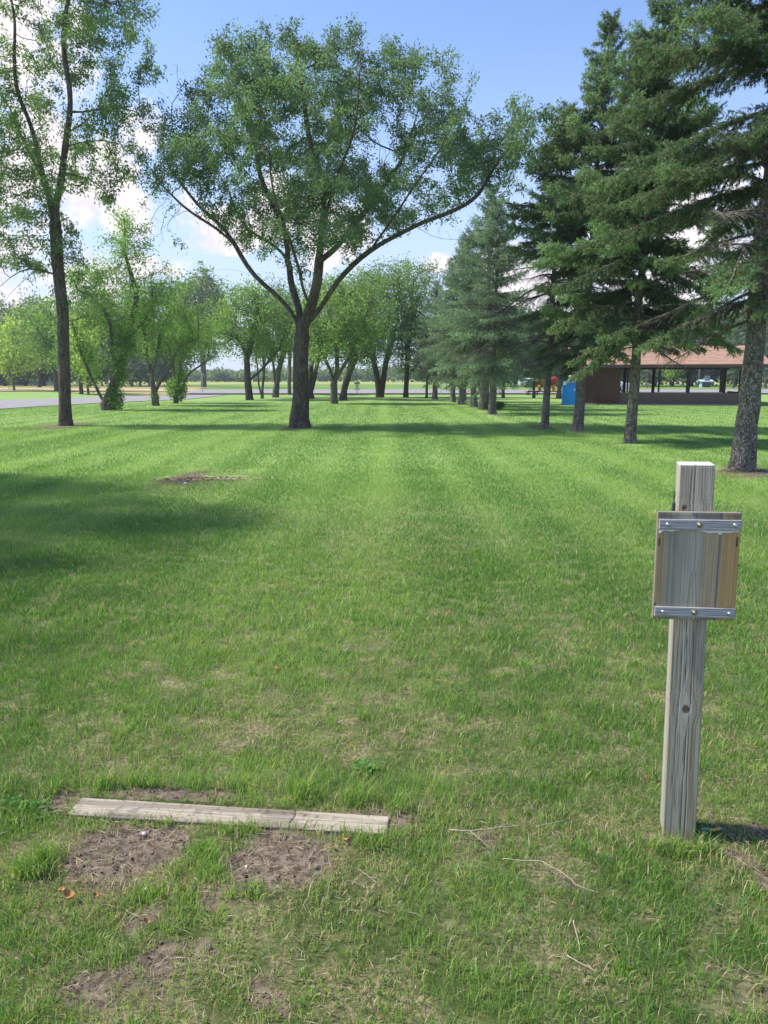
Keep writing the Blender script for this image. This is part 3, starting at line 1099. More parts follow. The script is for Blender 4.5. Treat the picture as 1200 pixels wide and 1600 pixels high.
def make_spruce(name, label, loc, Ht, z0, Rmax, rb, lean=(0, 0), dens=1.0, tw=1.0, k=9, nl=0.05, nw=0.011, blue=0.0, dead=0.15,
                group='spruce trees in the right-hand row', gap=0.1, whorl=0.34, sub=5, deadlow=0.25, extra_branches=(), shootL=0.16, cat='tree', sides=1.0):
    root = empty(name, loc)
    tag(root, label, cat, group)
    # trunk
    nz = int(Ht / 0.3)
    zz = np.linspace(-0.08, Ht, nz)
    wob = np.cumsum(rng.normal(0, 0.012, (nz, 2)), axis=0)
    tp = np.stack([lean[0] * (zz / Ht) + wob[:, 0], lean[1] * (zz / Ht) + wob[:, 1], zz], 1)
    tr = rb * np.clip(1 - zz / Ht, 0.03, 1) ** 0.85
    P = list(tp)
    par = [-1] + list(range(nz - 1))
    rad = list(tr)

    def axis_at(z):
        t = np.clip(z / Ht, 0, 1)
        i = int(t * (nz - 1))
        return tp[i], i

    SPp, SPd, SPl, SPc, SPt = [], [], [], [], []
    z = z0
    branches = []
    while z < Ht - 0.15:
        nb = rng.integers(4, 7)
        a0 = rng.random() * 6.28
        for j in range(nb):
            if rng.random() < gap:
                continue
            branches.append((z + rng.normal(0, 0.1), a0 + j * 6.283 / nb + rng.normal(0, 0.25), None))
        for j in range(rng.integers(0, 3)):
            branches.append((z + rng.random() * whorl, rng.random() * 6.28, 0.55))
        z += whorl * rng.uniform(0.8, 1.25) * (0.75 if z > Ht * 0.7 else 1)
    for e in extra_branches:
        branches.append(e)
    for (z, az, ls) in branches:
        z = min(max(z, z0 * 0.9), Ht - 0.1)
        u = (Ht - z) / (Ht - z0)
        prof = min(1.0, 0.06 + 1.25 * u ** 0.85) * (1 if u < 0.8 else 1 - 0.35 * (u - 0.8) / 0.2)
        L = Rmax * prof * rng.uniform(0.68, 1.15) * (ls if ls else 1)
        L = max(L, 0.22)
        isdead = (u > 1 - deadlow) and (rng.random() < dead * 2.5)
        c, i0 = axis_at(z)
        el0 = R(38) * (1 - u) - R(7) * u + rng.normal(0, 0.20)
        n = max(4, int(L / 0.16))
        p = np.array([c[0], c[1], z])
        prev = i0
        r0 = min(0.010 + 0.012 * L, tr[i0] * 0.7)
        path = [p]
        dirs = []
        azc = az
        for s in range(n):
            t = (s + 1) / n
            el = el0 - 0.62 * t * (0.4 + 0.6 * u) + 0.62 * max(0, t - 0.62) * 1.6
            azc += rng.normal(0, 0.05)
            dv = np.array([math.cos(azc) * math.cos(el), math.sin(azc) * math.cos(el), math.sin(el)])
            p = p + dv * (L / n)
            path.append(p)
            dirs.append(dv)
            P.append(p)
            par.append(prev)
            rad.append(r0 * (1 - 0.85 * t))
            prev = len(P) - 1
        # side twigs
        hue = rng.uniform(0.62, 1.38)
        for s in range(n):
            t = (s + 0.5) / n
            if t < 0.08 and L > 0.8:
                continue
            dv = dirs[s]
            side = np.cross(dv, [0, 0, 1])
            side /= np.linalg.norm(side) + 1e-9
            nt = max(1, int(round(2 * tw * (L / n) / 0.085)))
            for q in range(nt):
                sg = 1 if (q % 2) else -1
                ln = (0.10 + 0.42 * L * (1 - t) ** 0.8 * (0.35 + t)) * rng.uniform(0.6, 1.2)
                ln = min(ln, 0.62)
                dd = dv * 0.75 + side * sg * rng.uniform(0.5, 1.0) + np.array([0, 0, rng.normal(-0.32, 0.28)])
                dd /= np.linalg.norm(dd)
                st = path[s] + dv * (L / n) * rng.random()
                if isdead:
                    P.append(st)
                    par.append(-1)
                    rad.append(0.005)
                    for g in range(2):
                        P.append(st + dd * ln * (g + 1) / 2 + np.array([0, 0, -0.03 * g]))
                        par.append(len(P) - 2)
                        rad.append(0.004 - 0.0015 * g)
                    continue
                if rng.random() > dens:
                    continue
                m = max(1, int(ln / (shootL * 0.75)))
                for g in range(m):
                    b = st + dd * ln * g / m
                    SPp.append(b)
                    SPd.append(dd + np.array([0, 0, -0.25 * g / m]) + rng.normal(0, 0.10, 3))
                    SPl.append(shootL * rng.uniform(0.8, 1.2))
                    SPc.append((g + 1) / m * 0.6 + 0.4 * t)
                    SPt.append(hue)
                    for h_ in range(sub - 3):
                        # short side shoots and hanging twiglets
                        e = dd * 0.5 + np.cross(dd, rv(1)[0]) * 0.7 + np.array([0, 0, -0.75 if h_ % 2 else -0.1])
                        SPp.append(b + dd * rng.random() * ln / m)
                        SPd.append(e)
                        SPl.append(shootL * rng.uniform(0.45, 0.85))
                        SPc.append(t)
                        SPt.append(hue)
        if not isdead:
            SPp.append(path[-1])
            SPd.append(dirs[-1])
            SPl.append(shootL)
            SPc.append(1.0)
            SPt.append(hue)
    P = np.array(P)
    par = np.array(par)
    rad = np.array(rad)
    v, f = tube_mesh(P, par, rad, flare=0.32, rough=0.09, sides_scale=sides)
    np_mesh('trunk', v, [f], M['bark_spruce'], root, smooth=True)
    sp = np.array(SPp)
    sd = np.array(SPd)
    sl = np.array(SPl)
    scv = np.array(SPc)[:, None]
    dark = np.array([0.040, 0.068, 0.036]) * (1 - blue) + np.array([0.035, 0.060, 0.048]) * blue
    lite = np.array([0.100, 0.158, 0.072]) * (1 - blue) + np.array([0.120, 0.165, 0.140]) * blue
    col = dark * (1 - scv ** 1.6) + lite * scv ** 1.6  # paler new growth at tips; shaded-inside, lit-tip contrast also put into the colour
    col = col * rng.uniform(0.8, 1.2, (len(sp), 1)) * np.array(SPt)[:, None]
    old = rng.random(len(sp)) < dead * 0.35
    col[old] = np.array([0.13, 0.095, 0.06]) * rng.uniform(0.8, 1.2, (old.sum(), 1))
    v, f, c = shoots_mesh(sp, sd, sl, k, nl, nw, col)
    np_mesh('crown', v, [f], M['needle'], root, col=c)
    print('spruce', len(sp), 'shoots', len(f), 'tris')
    return root


SPG = 'spruce trees in the right-hand row'
# branch reaching left low down on the nearest spruce
S1 = make_spruce('spruce_tree', 'nearest spruce with thick scaly trunk behind the wooden post', G(1160, 735), 14.0, 3.0, 3.0, 0.19, (0.35, 0.1),
                 dens=1.0, k=12, nl=0.036, nw=0.012, dead=0.2, gap=0.14, whorl=0.38, sub=7, tw=1.4, shootL=0.13,
                 extra_branches=[(3.1, R(176), 1.0), (3.4, R(160), 0.9)])
S2 = make_spruce('spruce_tree', 'slim-trunked green spruce directly in front of the pavilion', G(985, 692), 10.9, 2.55, 2.75, 0.14, (0.35, 0.0),
                 dens=1.0, k=11, nl=0.045, nw=0.016, dead=0.14, gap=0.08, whorl=0.33, sub=7, tw=1.4, shootL=0.15)
S3 = make_spruce('spruce_tree', 'tall spruce just right of the blue portable toilet', G(903, 672), 12.6, 2.6, 2.45, 0.16, (0.75, 0.3),
                 dens=1.0, k=10, nl=0.055, nw=0.020, dead=0.22, gap=0.12, whorl=0.36, sub=6, tw=1.4, shootL=0.17)
S4 = make_spruce('spruce_tree', 'spruce with bare brown lower twigs left of the portable toilet', G(850, 668), 10.6, 2.5, 2.25, 0.125, (0.35, 0.2),
                 dens=0.95, k=10, nl=0.055, nw=0.022, dead=0.45, gap=0.14, whorl=0.35, sub=6, tw=1.4, shootL=0.17, deadlow=0.45)
S5 = make_spruce('spruce_tree', 'blue-green spruce with the sapling at its foot', G(769, 647), 9.6, 1.75, 2.5, 0.17, (0.1, 0),
                 dens=1.0, k=7, nl=0.070, nw=0.024, blue=0.4, dead=0.10, gap=0.04, whorl=0.34, sub=5, shootL=0.24, tw=0.8)
S6 = make_spruce('spruce_tree', 'tallest blue-green spruce in the middle of the row', G(756, 640), 11.4, 1.9, 2.7, 0.25, (0.2, 0),
                 dens=1.0, k=6, nl=0.09, nw=0.034, blue=0.35, dead=0.10, gap=0.06, whorl=0.38, sub=5, shootL=0.28, tw=0.7)
copy_tree(S5, G(740, 636), 1.9, 1.05, 'leaning blue-green spruce left of the tallest one', SPG, lean=(0, R(4)))
copy_tree(S6, G(723, 632), 2.6, 0.88, 'spruce between the leaning one and the broad one further left', SPG)
copy_tree(S5, G(708, 628), 4.1, 1.02, 'broad spruce, third from the far end of the row', SPG, lean=(0, R(2)))
copy_tree(S6, G(679, 624), 0.7, 0.80, 'thick-trunked spruce at the far end of the row', SPG)

# trees between the row and the road, and the belt behind the pavilion
MIDR = 'trees behind the right-hand row'
copy_tree(I_t, G(786, 622), 2.0, 0.62, 'small slim tree in the gap left of the trailer', MIDR)
copy_tree(S5, G(834, 622), 3.0, 0.72, 'spruce standing beside the playground animal', MIDR)
copy_tree(F2_t, G(873, 623), 1.0, 0.75, 'leaning tree between the playground animal and portable toilet', MIDR)
far_b = 'belt of trees beyond the pavilion'
ORD = 'first second third fourth fifth sixth seventh eighth ninth tenth eleventh twelfth thirteenth fourteenth fifteenth sixteenth seventeenth eighteenth'.split()
blab = 'green broadleaf tree in the belt beyond the pavilion and playground'
for i, (px, by, s) in enumerate([(715, 604.0, .75), (745, 603.5, .8), (775, 604, .7), (805, 603.6, .95), (838, 603, .8), (868, 603.6, .9), (900, 603.2, 1.0), (935, 603.8, 1.0),
                                 (962, 603.4, .95), (992, 603.8, 1.0), (1022, 603.2, 1.05), (1050, 603.5, .9), (1080, 603.0, 1.1), (1112, 603.6, 1.0), (1148, 603.2, 1.0), (1178, 603.8, 1.1), (1215, 603.3, 1.0), (1255, 603.6, 1.0)]):
    copy_tree(bg3, G(px, by), i * 1.7, (s * 1.1, s * 1.1, s), 'green broadleaf tree, ' + ORD[i] + ' from the left in the belt beyond the pavilion', far_b)
for i, (px, by, s, lab) in enumerate([(1146, 606.5, 1.15, 'broad spruce across the road behind the pavilion end'), (1195, 607, 1.2, 'blue-green spruce across the road right of the nearest trunk'),
                                      (1010, 606, 0.9, 'spruce across the road seen between the pavilion posts'), (1236, 606.5, 1.1, 'spruce across the road past the right edge')]):
    copy_tree(S5, G(px, by), i * 2.1, s, lab, 'spruces across the road')
copy_tree(bg1, G(1046, 605), 0.5, (0.75, 0.75, 0.9), 'small pale-trunked tree seen through the pavilion', MIDR)
# left belt across the road
llab = 'grey-green broadleaf tree in the belt behind the dirt track'
for i, (px, by, s) in enumerate([(-60, 603.6, 1.0), (-25, 603.2, 0.9), (8, 603.6, 0.95), (40, 603.2, .8), (68, 603.6, 1.0), (105, 603.4, .9), (178, 603.7, 1.05), (206, 603.2, .95), (262, 603.5, .85), (-100, 603.4, 1.0)]):
    copy_tree(bg3, G(px, by), i * 2.3 + 1, (s, s, s * 1.05), 'grey-green broadleaf tree behind the dirt track, ' + ORD[i] + ' in its belt', BG)
copy_tree(bg2, G(127, 616), 1.4, 0.72, 'leafy tree on the verge behind the leaning stems', BG)
copy_tree(bg1, G(138, 617), 2.4, 0.8, 'slender sapling on the verge between the leaning stems', BG)
copy_tree(bg2, G(62, 606), 2.9, 1.1, 'bushy tree across the road left of the slender ash', BG)
copy_tree(bg1, G(-18, 610), 3.9, 1.1, 'yellow-green tree across the road at the left edge', BG)
cl_ = 'dark conifer on the field edge behind the pale-stemmed tree'
for i, (px, by, s) in enumerate([(206, 605, .72), (219, 604.6, .82), (233, 605, .70)]):
    copy_tree(S6, G(px, by), i * 1.3, (s * 1.15, s * 1.15, s * 0.85), ('left', 'middle', 'right')[i] + ' one of three dark conifers on the field edge at left', 'dark conifers on the field edge')
# a tree just outside the frame on the left: the photo shows its shade on the lawn
copy_tree(T_left, (-11.6, 9.4, 0), 0.6, 0.72, 'airy leafy tree left of the view shading the near lawn', NEARG)
copy_tree(T_left, (-12.6, 12.6, 0), 2.6, 0.70, 'second airy tree left of the view shading the lawn', NEARG)
copy_tree(T_left, (-11.2, 7.0, 0), 4.1, 0.66, 'third airy tree left of the view, nearest to the camera', NEARG)


def treeline():
    V, F, C = [], [], []
    nb = 0
    for row, (Dy, hh) in enumerate(((300, 5.2), (330, 6.2))):
        x = -420.0
        while x < 420:
            h = hh * rng.uniform(0.75, 1.15) * (1 + 0.15 * math.sin(x * 0.02))
            wd = rng.uniform(3, 6)
            n = 260
            u = rv(n) * rng.random((n, 1)) ** 0.4
            pos = np.array([x, Dy + rng.normal(0, 3), h * 0.52]) + u * np.array([wd, 3, h * 0.52])
            pos[:, 2] = np.maximum(pos[:, 2], 0.1)
            t = rng.random()
            c0 = np.array([0.075, 0.115, 0.05]) * (1 - t) + np.array([0.14, 0.19, 0.08]) * t
            c = c0 * rng.uniform(0.8, 1.2, (n, 1))
            s = rng.uniform(0.7, 1.3, n)
            v, f, cc = rhombs(pos, rv(n), rv(n), 1.1 * s, 0.8 * s, c)
            V.append(v)
            F.append(f + nb)
            C.append(cc)
            nb += len(v)
            x += wd * rng.uniform(0.8, 1.3)
    o = np_mesh('treeline', np.concatenate(V), [np.concatenate(F)], M['leaf'], col=np.concatenate(C))
    tag(o, 'low hazy line of trees along the horizon beyond the fields', 'treeline', kind='stuff')


treeline()


# ------------------------------------------------------------------ grass
BEAM_A = G(140, 1250)
BEAM = [G(136, 1247)[:2], G(604, 1274)[:2], G(612, 1302)[:2], G(113, 1274)[:2]]


def make_grass():
    V, F4, F3, C = [], [], [], []
    nb = 0
    bands = [(1.55, 3.2, 18000, .0021, .043), (3.2, 5.0, 11500, .0026, .043), (5.0, 8.0, 5600, .0048, .050), (8.0, 14.0, 2300, .008, .050), (14.0, 26.0, 900, .0105, .046), (26.0, 50, 170, .022, .050)]
    for bi, (y0, y1, dn, bw, bh) in enumerate(bands):
        hw1 = 0.62 * y1 + 0.5
        ya, yb = (y0 * 0.86 if bi else y0), y1 * 1.16
        hw1 = 0.62 * yb + 0.5
        n = int((yb - ya) * 2 * hw1 * dn)
        y = rng.uniform(ya, yb, n)
        x = rng.uniform(-hw1, hw1, n)
        k = np.abs(x) < (0.62 * y + 0.5)
        # one band of blade sizes fades into the next
        fade = np.clip((y1 * 1.16 - y) / (y1 * 0.30), 0, 1) * (np.clip((y - y0 * 0.86) / (y0 * 0.30), 0, 1) if bi else 1)
        k &= rng.random(len(y)) < fade
        x, y = x[k], y[k]
        so = soil_f(x, y)
        # tufts: density follows a fine noise
        tn = fbm(x * 11 + 7, y * 11 + 3, 3)
        pr = (1 - so * 1.12) * (0.30 + 1.3 * sstep(0.30, 0.62, tn) if y1 < 9 else 1)
        k = rng.random(len(x)) < pr
        beam = [tuple(p) for p in BEAM]
        if bi == 0 or bi == 1:
            k &= ~in_poly(x, y, beam)
        if y1 > 20:
            k &= ~in_poly(x, y, [tuple(p) for p in ROAD2]) & (rng.random(len(x)) < 1)
        x, y, so, tn = x[k], y[k], so[k], tn[k]
        n = len(x)
        dr = dry_f(x, y)
        hn = fbm(x * 1.7 + 90, y * 1.7 + 20, 3)
        h = bh * rng.uniform(0.45, 1.25, n) * (0.65 + 0.8 * hn) * (1 - 0.35 * dr) * (1 - 0.4 * so)
        # longer tufts along the far side of the beam and round the post
        bx, by = BEAM_A[0], BEAM_A[1]
        lng = np.exp(-((y - (by + 0.12 + (x - bx) * -0.05)) / 0.10) ** 2) * ((x > -1.6) & (x < 0.3))
        h *= 1 + 0.55 * lng
        wd = bw * rng.uniform(0.7, 1.3, n)
        az = rng.random(n) * 2 * np.pi
        lean = rng.uniform(0.15, 0.95, n) * h
        dx, dy = np.cos(az) * lean, np.sin(az) * lean
        z = zground(x, y) - 0.004
        b = np.stack([x, y, z], 1)
        sa = rng.random(n) * np.pi
        s = np.stack([np.cos(sa), np.sin(sa), np.zeros(n)], 1) * (wd / 2)[:, None]
        mid = b + np.stack([dx * 0.35, dy * 0.35, h * 0.6], 1)
        tip = b + np.stack([dx, dy, h * 0.95], 1)
        # colour of each blade
        big = fbm(x * 0.5 + 5, y * 0.35, 3)
        stripe = fbm(x * 1.3 + 40, y * 0.035 + 3, 3)
        t = np.clip(rng.normal(0.42, 0.22, n) + (big - 0.5) * 0.9 + (stripe - 0.5) * 2.0 + 0.24 * np.sin(x * 5.2 + 3 * stripe) * sstep(3, 8, y), 0, 1)[:, None]
        c = np.array([0.085, 0.190, 0.032]) * (1 - t) + np.array([0.210, 0.320, 0.070]) * t
        blu = (rng.random(n) < 0.16)[:, None]
        c = np.where(blu, np.array([0.085, 0.165, 0.075]) * (0.8 + 0.6 * t), c)
        isdry = rng.random(n) < (0.03 + (0.48 * dr + 0.2 * so) * (1.0 if y1 < 5 else 0.6))
        sd = rng.random(n)[:, None]
        cs = np.array([0.26, 0.22, 0.11]) * (1 - sd) + np.array([0.46, 0.40, 0.24]) * sd
        c = np.where(isdry[:, None], cs, c)
        c = c * rng.uniform(0.82, 1.18, (n, 1))
        if y1 < 9:
            v = np.stack([b - s, b + s, mid + s * 0.85, mid - s * 0.85, tip], 1).reshape(-1, 3)
            i = np.arange(n) * 5 + nb
            F4.append(np.stack([i, i + 1, i + 2, i + 3], 1))
            F3.append(np.stack([i + 3, i + 2, i + 4], 1))
            C.append(np.repeat(c, 5, axis=0))
        else:
            v = np.stack([b - s, b + s, tip], 1).reshape(-1, 3)
            i = np.arange(n) * 3 + nb
            F3.append(np.stack([i, i + 1, i + 2], 1))
            C.append(np.repeat(c, 3, axis=0))
        V.append(v)
        nb += len(v)
    # separate tufts: along the timber and scattered over the near lawn
    tx, ty, th, tn_ = [], [], [], []
    for px, py, hh, nn in [(262, 1292, .05, 25), (385, 1300, .065, 60), (315, 1335, .055, 200), (335, 1370, .06, 200), (440, 1303, .05, 30), (497, 1306, .07, 60), (555, 1316, .075, 90),
                           (604, 1312, .07, 100), (575, 1324, .07, 110), (150, 1296, .05, 40), (75, 1345, .085, 240), (50, 1370, .085, 260), (320, 1352, .065, 160),
                           (240, 1400, .06, 120), (400, 1400, .07, 200), (1020, 1325, .08, 140), (1100, 1330, .08, 140), (1065, 1335, .07, 120), (1035, 1312, .06, 50),
                           (350, 1240, .10, 140), (480, 1245, .11, 160), (230, 1232, .10, 120), (550, 1255, .10, 140), (620, 1265, .10, 140), (160, 1230, .09, 90), (90, 1240, .09, 90)]:
        g = G(px, py)
        a = rng.normal(0, 0.028, (nn, 2))
        tx += list(g[0] + a[:, 0] * 1.3)
        ty += list(g[1] + a[:, 1] * 0.8)
        th += [hh] * nn
    for i in range(1000):
        yy = rng.uniform(1.6, 7.5)
        xx = rng.uniform(-1, 1) * (0.62 * yy + 0.4)
        nn = int(rng.integers(12, 45))
        a = rng.normal(0, 0.014 + 0.02 * rng.random(), (nn, 2))
        tx += list(xx + a[:, 0])
        ty += list(yy + a[:, 1])
        th += [rng.uniform(0.04, 0.07)] * nn
    x, y, h = np.array(tx), np.array(ty), np.array(th)
    k = ~in_poly(x, y, [tuple(p) for p in BEAM]) & (rng.random(len(x)) > soil_f(x, y) * 0.93)
    x, y, h = x[k], y[k], h[k]
    n = len(x)
    h = h * rng.uniform(0.5, 1.15, n)
    az = rng.random(n) * 2 * np.pi
    lean = rng.uniform(0.1, 0.9, n) * h
    dx, dy = np.cos(az) * lean, np.sin(az) * lean
    b = np.stack([x, y, zground(x, y) - 0.004], 1)
    sa = rng.random(n) * np.pi
    sv = np.stack([np.cos(sa), np.sin(sa), np.zeros(n)], 1) * (0.0026 * (1 + y * 0.12) * rng.uniform(0.6, 1.2, n) / 2)[:, None]
    mid = b + np.stack([dx * 0.35, dy * 0.35, h * 0.6], 1)
    tip = b + np.stack([dx, dy, h * 0.92], 1)
    t = np.clip(rng.normal(0.5, 0.25, n), 0, 1)[:, None]
    c = np.array([0.080, 0.185, 0.030]) * (1 - t) + np.array([0.200, 0.310, 0.065]) * t
    c = np.where((rng.random(n) < 0.12)[:, None], np.array([0.40, 0.35, 0.20]), c) * rng.uniform(0.85, 1.15, (n, 1))
    V.append(np.stack([b - sv, b + sv, mid + sv * 0.85, mid - sv * 0.85, tip], 1).reshape(-1, 3))
    i = np.arange(n) * 5 + nb
    F4.append(np.stack([i, i + 1, i + 2, i + 3], 1))
    F3.append(np.stack([i + 3, i + 2, i + 4], 1))
    C.append(np.repeat(c, 5, axis=0))
    nb += n * 5
    V = np.concatenate(V)
    print('grass verts', len(V))
    o = np_mesh('grass', V, [np.concatenate(F4), np.concatenate(F3)], M['blade'], col=np.concatenate(C))
    tag(o, 'short mown green grass with dry blades mixed in', 'grass', kind='stuff')


make_grass()


def make_straw():
    n = 60000
    y = rng.uniform(1.55, 6.5, n)
    x = rng.uniform(-1, 1, n) * (0.62 * y + 0.4)
    so = soil_f(x, y)
    dr = dry_f(x, y)
    k = rng.random(n) < np.clip(0.08 + 0.5 * dr + 0.22 * so, 0, 0.95) * np.where(y > 4, 0.5, 1)
    k &= ~in_poly(x, y, [tuple(p) for p in BEAM])
    x, y = x[k], y[k]
    n = len(x)
    az = rng.random(n) * 2 * np.pi
    L = rng.uniform(0.015, 0.075, n)
    z = zground(x, y) + rng.uniform(0.002, 0.012, n)
    d = np.stack([np.cos(az), np.sin(az), rng.normal(0, 0.12, n)], 1)
    sd = rng.random(n)[:, None]
    c = (np.array([0.20, 0.15, 0.09]) * (1 - sd) + np.array([0.50, 0.44, 0.30]) * sd)
    v, f, c = rhombs(np.stack([x, y, z], 1), d, np.tile([0, 0, 1.0], (n, 1)) + rng.normal(0, .3, (n, 3)), L, rng.uniform(0.0011, 0.0025, n), c)
    o = np_mesh('dead_grass', v, [f], M['straw'], col=c)
    tag(o, 'pale dead grass and straw bits lying on the soil', 'straw', kind='stuff')
    # crumbs of soil
    n = 34000
    y = rng.uniform(1.6, 4.0, n)
    x = rng.uniform(-1, 1, n) * (0.6 * y + 0.2)
    so = soil_f(x, y)
    k = (rng.random(n) < so * 1.0) & ~in_poly(x, y, [tuple(p) for p in BEAM])
    x, y = x[k], y[k]
    n = len(x)
    r = rng.uniform(0.0012, 0.0045, n) * (1 + (rng.random(n) < 0.05) * 1.3)
    z = zground(x, y) + so[k] * ((fbm(x * 55, y * 55, 4) - 0.5) * 0.02 - 0.006)
    oc = np.array([[1, 0, 0], [0, 1, 0], [-1, 0, 0], [0, -1, 0], [0, 0, 1], [0, 0, -1]], float)
    v = np.stack([x, y, z + r * 0.3], 1)[:, None, :] + (oc[None] * rng.uniform(0.6, 1.2, (n, 6, 1))) * r[:, None, None]
    f0 = np.array([[0, 1, 4], [1, 2, 4], [2, 3, 4], [3, 0, 4], [1, 0, 5], [2, 1, 5], [3, 2, 5], [0, 3, 5]])
    f = (f0[None] + (np.arange(n) * 6)[:, None, None]).reshape(-1, 3)
    c = np.array([0.14, 0.108, 0.082]) * rng.uniform(0.6, 1.7, (n, 1))
    o = np_mesh('soil_crumbs', v.reshape(-1, 3), [f], M['straw'], col=np.repeat(c, 6, axis=0))
    tag(o, 'loose crumbs of dry brown soil in the bare patches', 'soil', kind='stuff')


make_straw()


# ------------------------------------------------------------------ weathered wood
def wood_box(name, size, parent, colf, dispf=None, res=(0.0025, 0.006), mtl='wood', rot=None, loc=(0, 0, 0)):
    """a box with finely divided faces. colf(face, u, v) -> colours ; v runs along local Z"""
    sx, sy, sz = size
    V, F, C = [], [], []
    nb = 0
    spec = {'front': ((1, 0, 0), (0, 0, 1), (0, -1, 0), sx, sz, sy), 'back': ((-1, 0, 0), (0, 0, 1), (0, 1, 0), sx, sz, sy),
            'left': ((0, -1, 0), (0, 0, 1), (-1, 0, 0), sy, sz, sx), 'right': ((0, 1, 0), (0, 0, 1), (1, 0, 0), sy, sz, sx),
            'top': ((1, 0, 0), (0, 1, 0), (0, 0, 1), sx, sy, sz), 'bottom': ((1, 0, 0), (0, -1, 0), (0, 0, -1), sx, sy, sz)}
    for k, (U, Vv, N, lu, lv, ln) in spec.items():
        fine = k in ('front', 'left', 'top')
        nu = max(2, int(lu / (res[0] if fine else 0.02)))
        nv = max(2, int(lv / (res[1] if (fine and k != 'top') else (res[0] if fine else 0.03))))
        u, v = np.meshgrid(np.linspace(-lu / 2, lu / 2, nu + 1), np.linspace(-lv / 2, lv / 2, nv + 1))
        u, v = u.ravel(), v.ravel()
        U, Vv, N = np.array(U, float), np.array(Vv, float), np.array(N, float)
        p = u[:, None] * U + v[:, None] * Vv + N * ln / 2
        # worn edges
        e = np.minimum(lu / 2 - np.abs(u), lv / 2 - np.abs(v))
        er = np.clip(0.004 - e, 0, 0.004)
        p -= N * (er ** 2 / 0.008)[:, None]
        if dispf is not None and fine:
            p += N * (dispf(k, u, v) * sstep(0, 0.004, e))[:, None]
        c = colf(k, u, v)
        i = (np.arange(nu)[None, :] + (nu + 1) * np.arange(nv)[:, None]).ravel()
        F.append(np.stack([i, i + 1, i + nu + 2, i + nu + 1], 1) + nb)
        V.append(p)
        C.append(c)
        nb += len(p)
    o = np_mesh(name, np.concatenate(V), [np.concatenate(F)], M[mtl], parent, col=np.concatenate(C))
    o.location = loc
    if rot:
        o.rotation_euler = rot
    return o


def lerp(a, b, t):
    return np.array(a)[None] * (1 - t[:, None]) + np.array(b)[None] * t[:, None]


def grain(u, v, seed, knots=(), fr=120, warp=0.006):
    """returns line darkness 0..1 and knot mask for long grain along v"""
    s = u + (fbm(u * 3 + seed, v * 2.0 + seed, 3) - 0.5) * warp * 2.2
    km = np.zeros_like(u)
    ring = np.zeros_like(u)
    for (ku, kv, kr) in knots:
        du, dv = u - ku, v - kv
        gfac = np.exp(-(dv / (3.2 * kr)) ** 2) * kr
        au = np.abs(s - ku)
        s = ku + np.sign(du) * np.maximum(au - gfac, 0) * np.where(au < gfac, 0, 1) + np.where(au < gfac, 0, 0)
        rr = np.hypot(du, dv * 0.85) / kr
        km = np.maximum(km, sstep(1.0, 0.85, rr))
        ring = np.where(rr < 1.25, 0.5 + 0.5 * np.sin(rr * 17), ring)
    ph = s * fr + 1.8 * fbm(s * 60 + seed, v * 0.9, 2)
    w_ = ph - np.floor(ph)
    line = sstep(0.55, 0.95, w_) * sstep(1.0, 0.95, w_) * (0.35 + 0.9 * vnoise(np.floor(ph) * 3.7 + seed, v * 2.5))
    return s, np.clip(line, 0, 1), km, ring


# post: local origin at its foot
POSTW, POSTH = 0.113, 1.425
PYAW = -R(14)


def crack(u, v, u0, amp, seed, v0, v1, wd=0.0009):
    c = u0 + (fbm(v * 3 + seed, v * 0 + seed, 3) - 0.5) * amp
    return np.exp(-((u - c) / wd) ** 2) * sstep(v0, v0 + 0.06, v) * sstep(v1, v1 - 0.06, v)


PK = (0.002, 0.535 - POSTH / 2, 0.014)
PK2 = (-0.036, 1.275 - POSTH / 2, 0.0095)


def post_cracks(k, u, v):
    if k == 'front':
        return np.clip(crack(u, v, -0.012, 0.02, 3, 0.50 - .6, 1.35 - .64) + crack(u, v, 0.004, 0.02, 9, -0.7, -0.22) +
                       crack(u, v, -0.004, 0.012, 15, 0.28, 0.8, 0.0009) + 0.7 * crack(u, v, 0.018, 0.015, 21, -0.7, 0.15, 0.001) + 0.6 * crack(u, v, -0.028, 0.02, 31, -0.5, 0.3, 0.001), 0, 1)
    if k == 'left':
        return np.clip(crack(u, v, 0.01, 0.02, 43, -0.7, 0.1), 0, 1)
    if k == 'top':
        return np.exp(-((u + 0.004) / 0.0016) ** 2) * sstep(0.03, -0.01, v)
    return np.zeros_like(u)


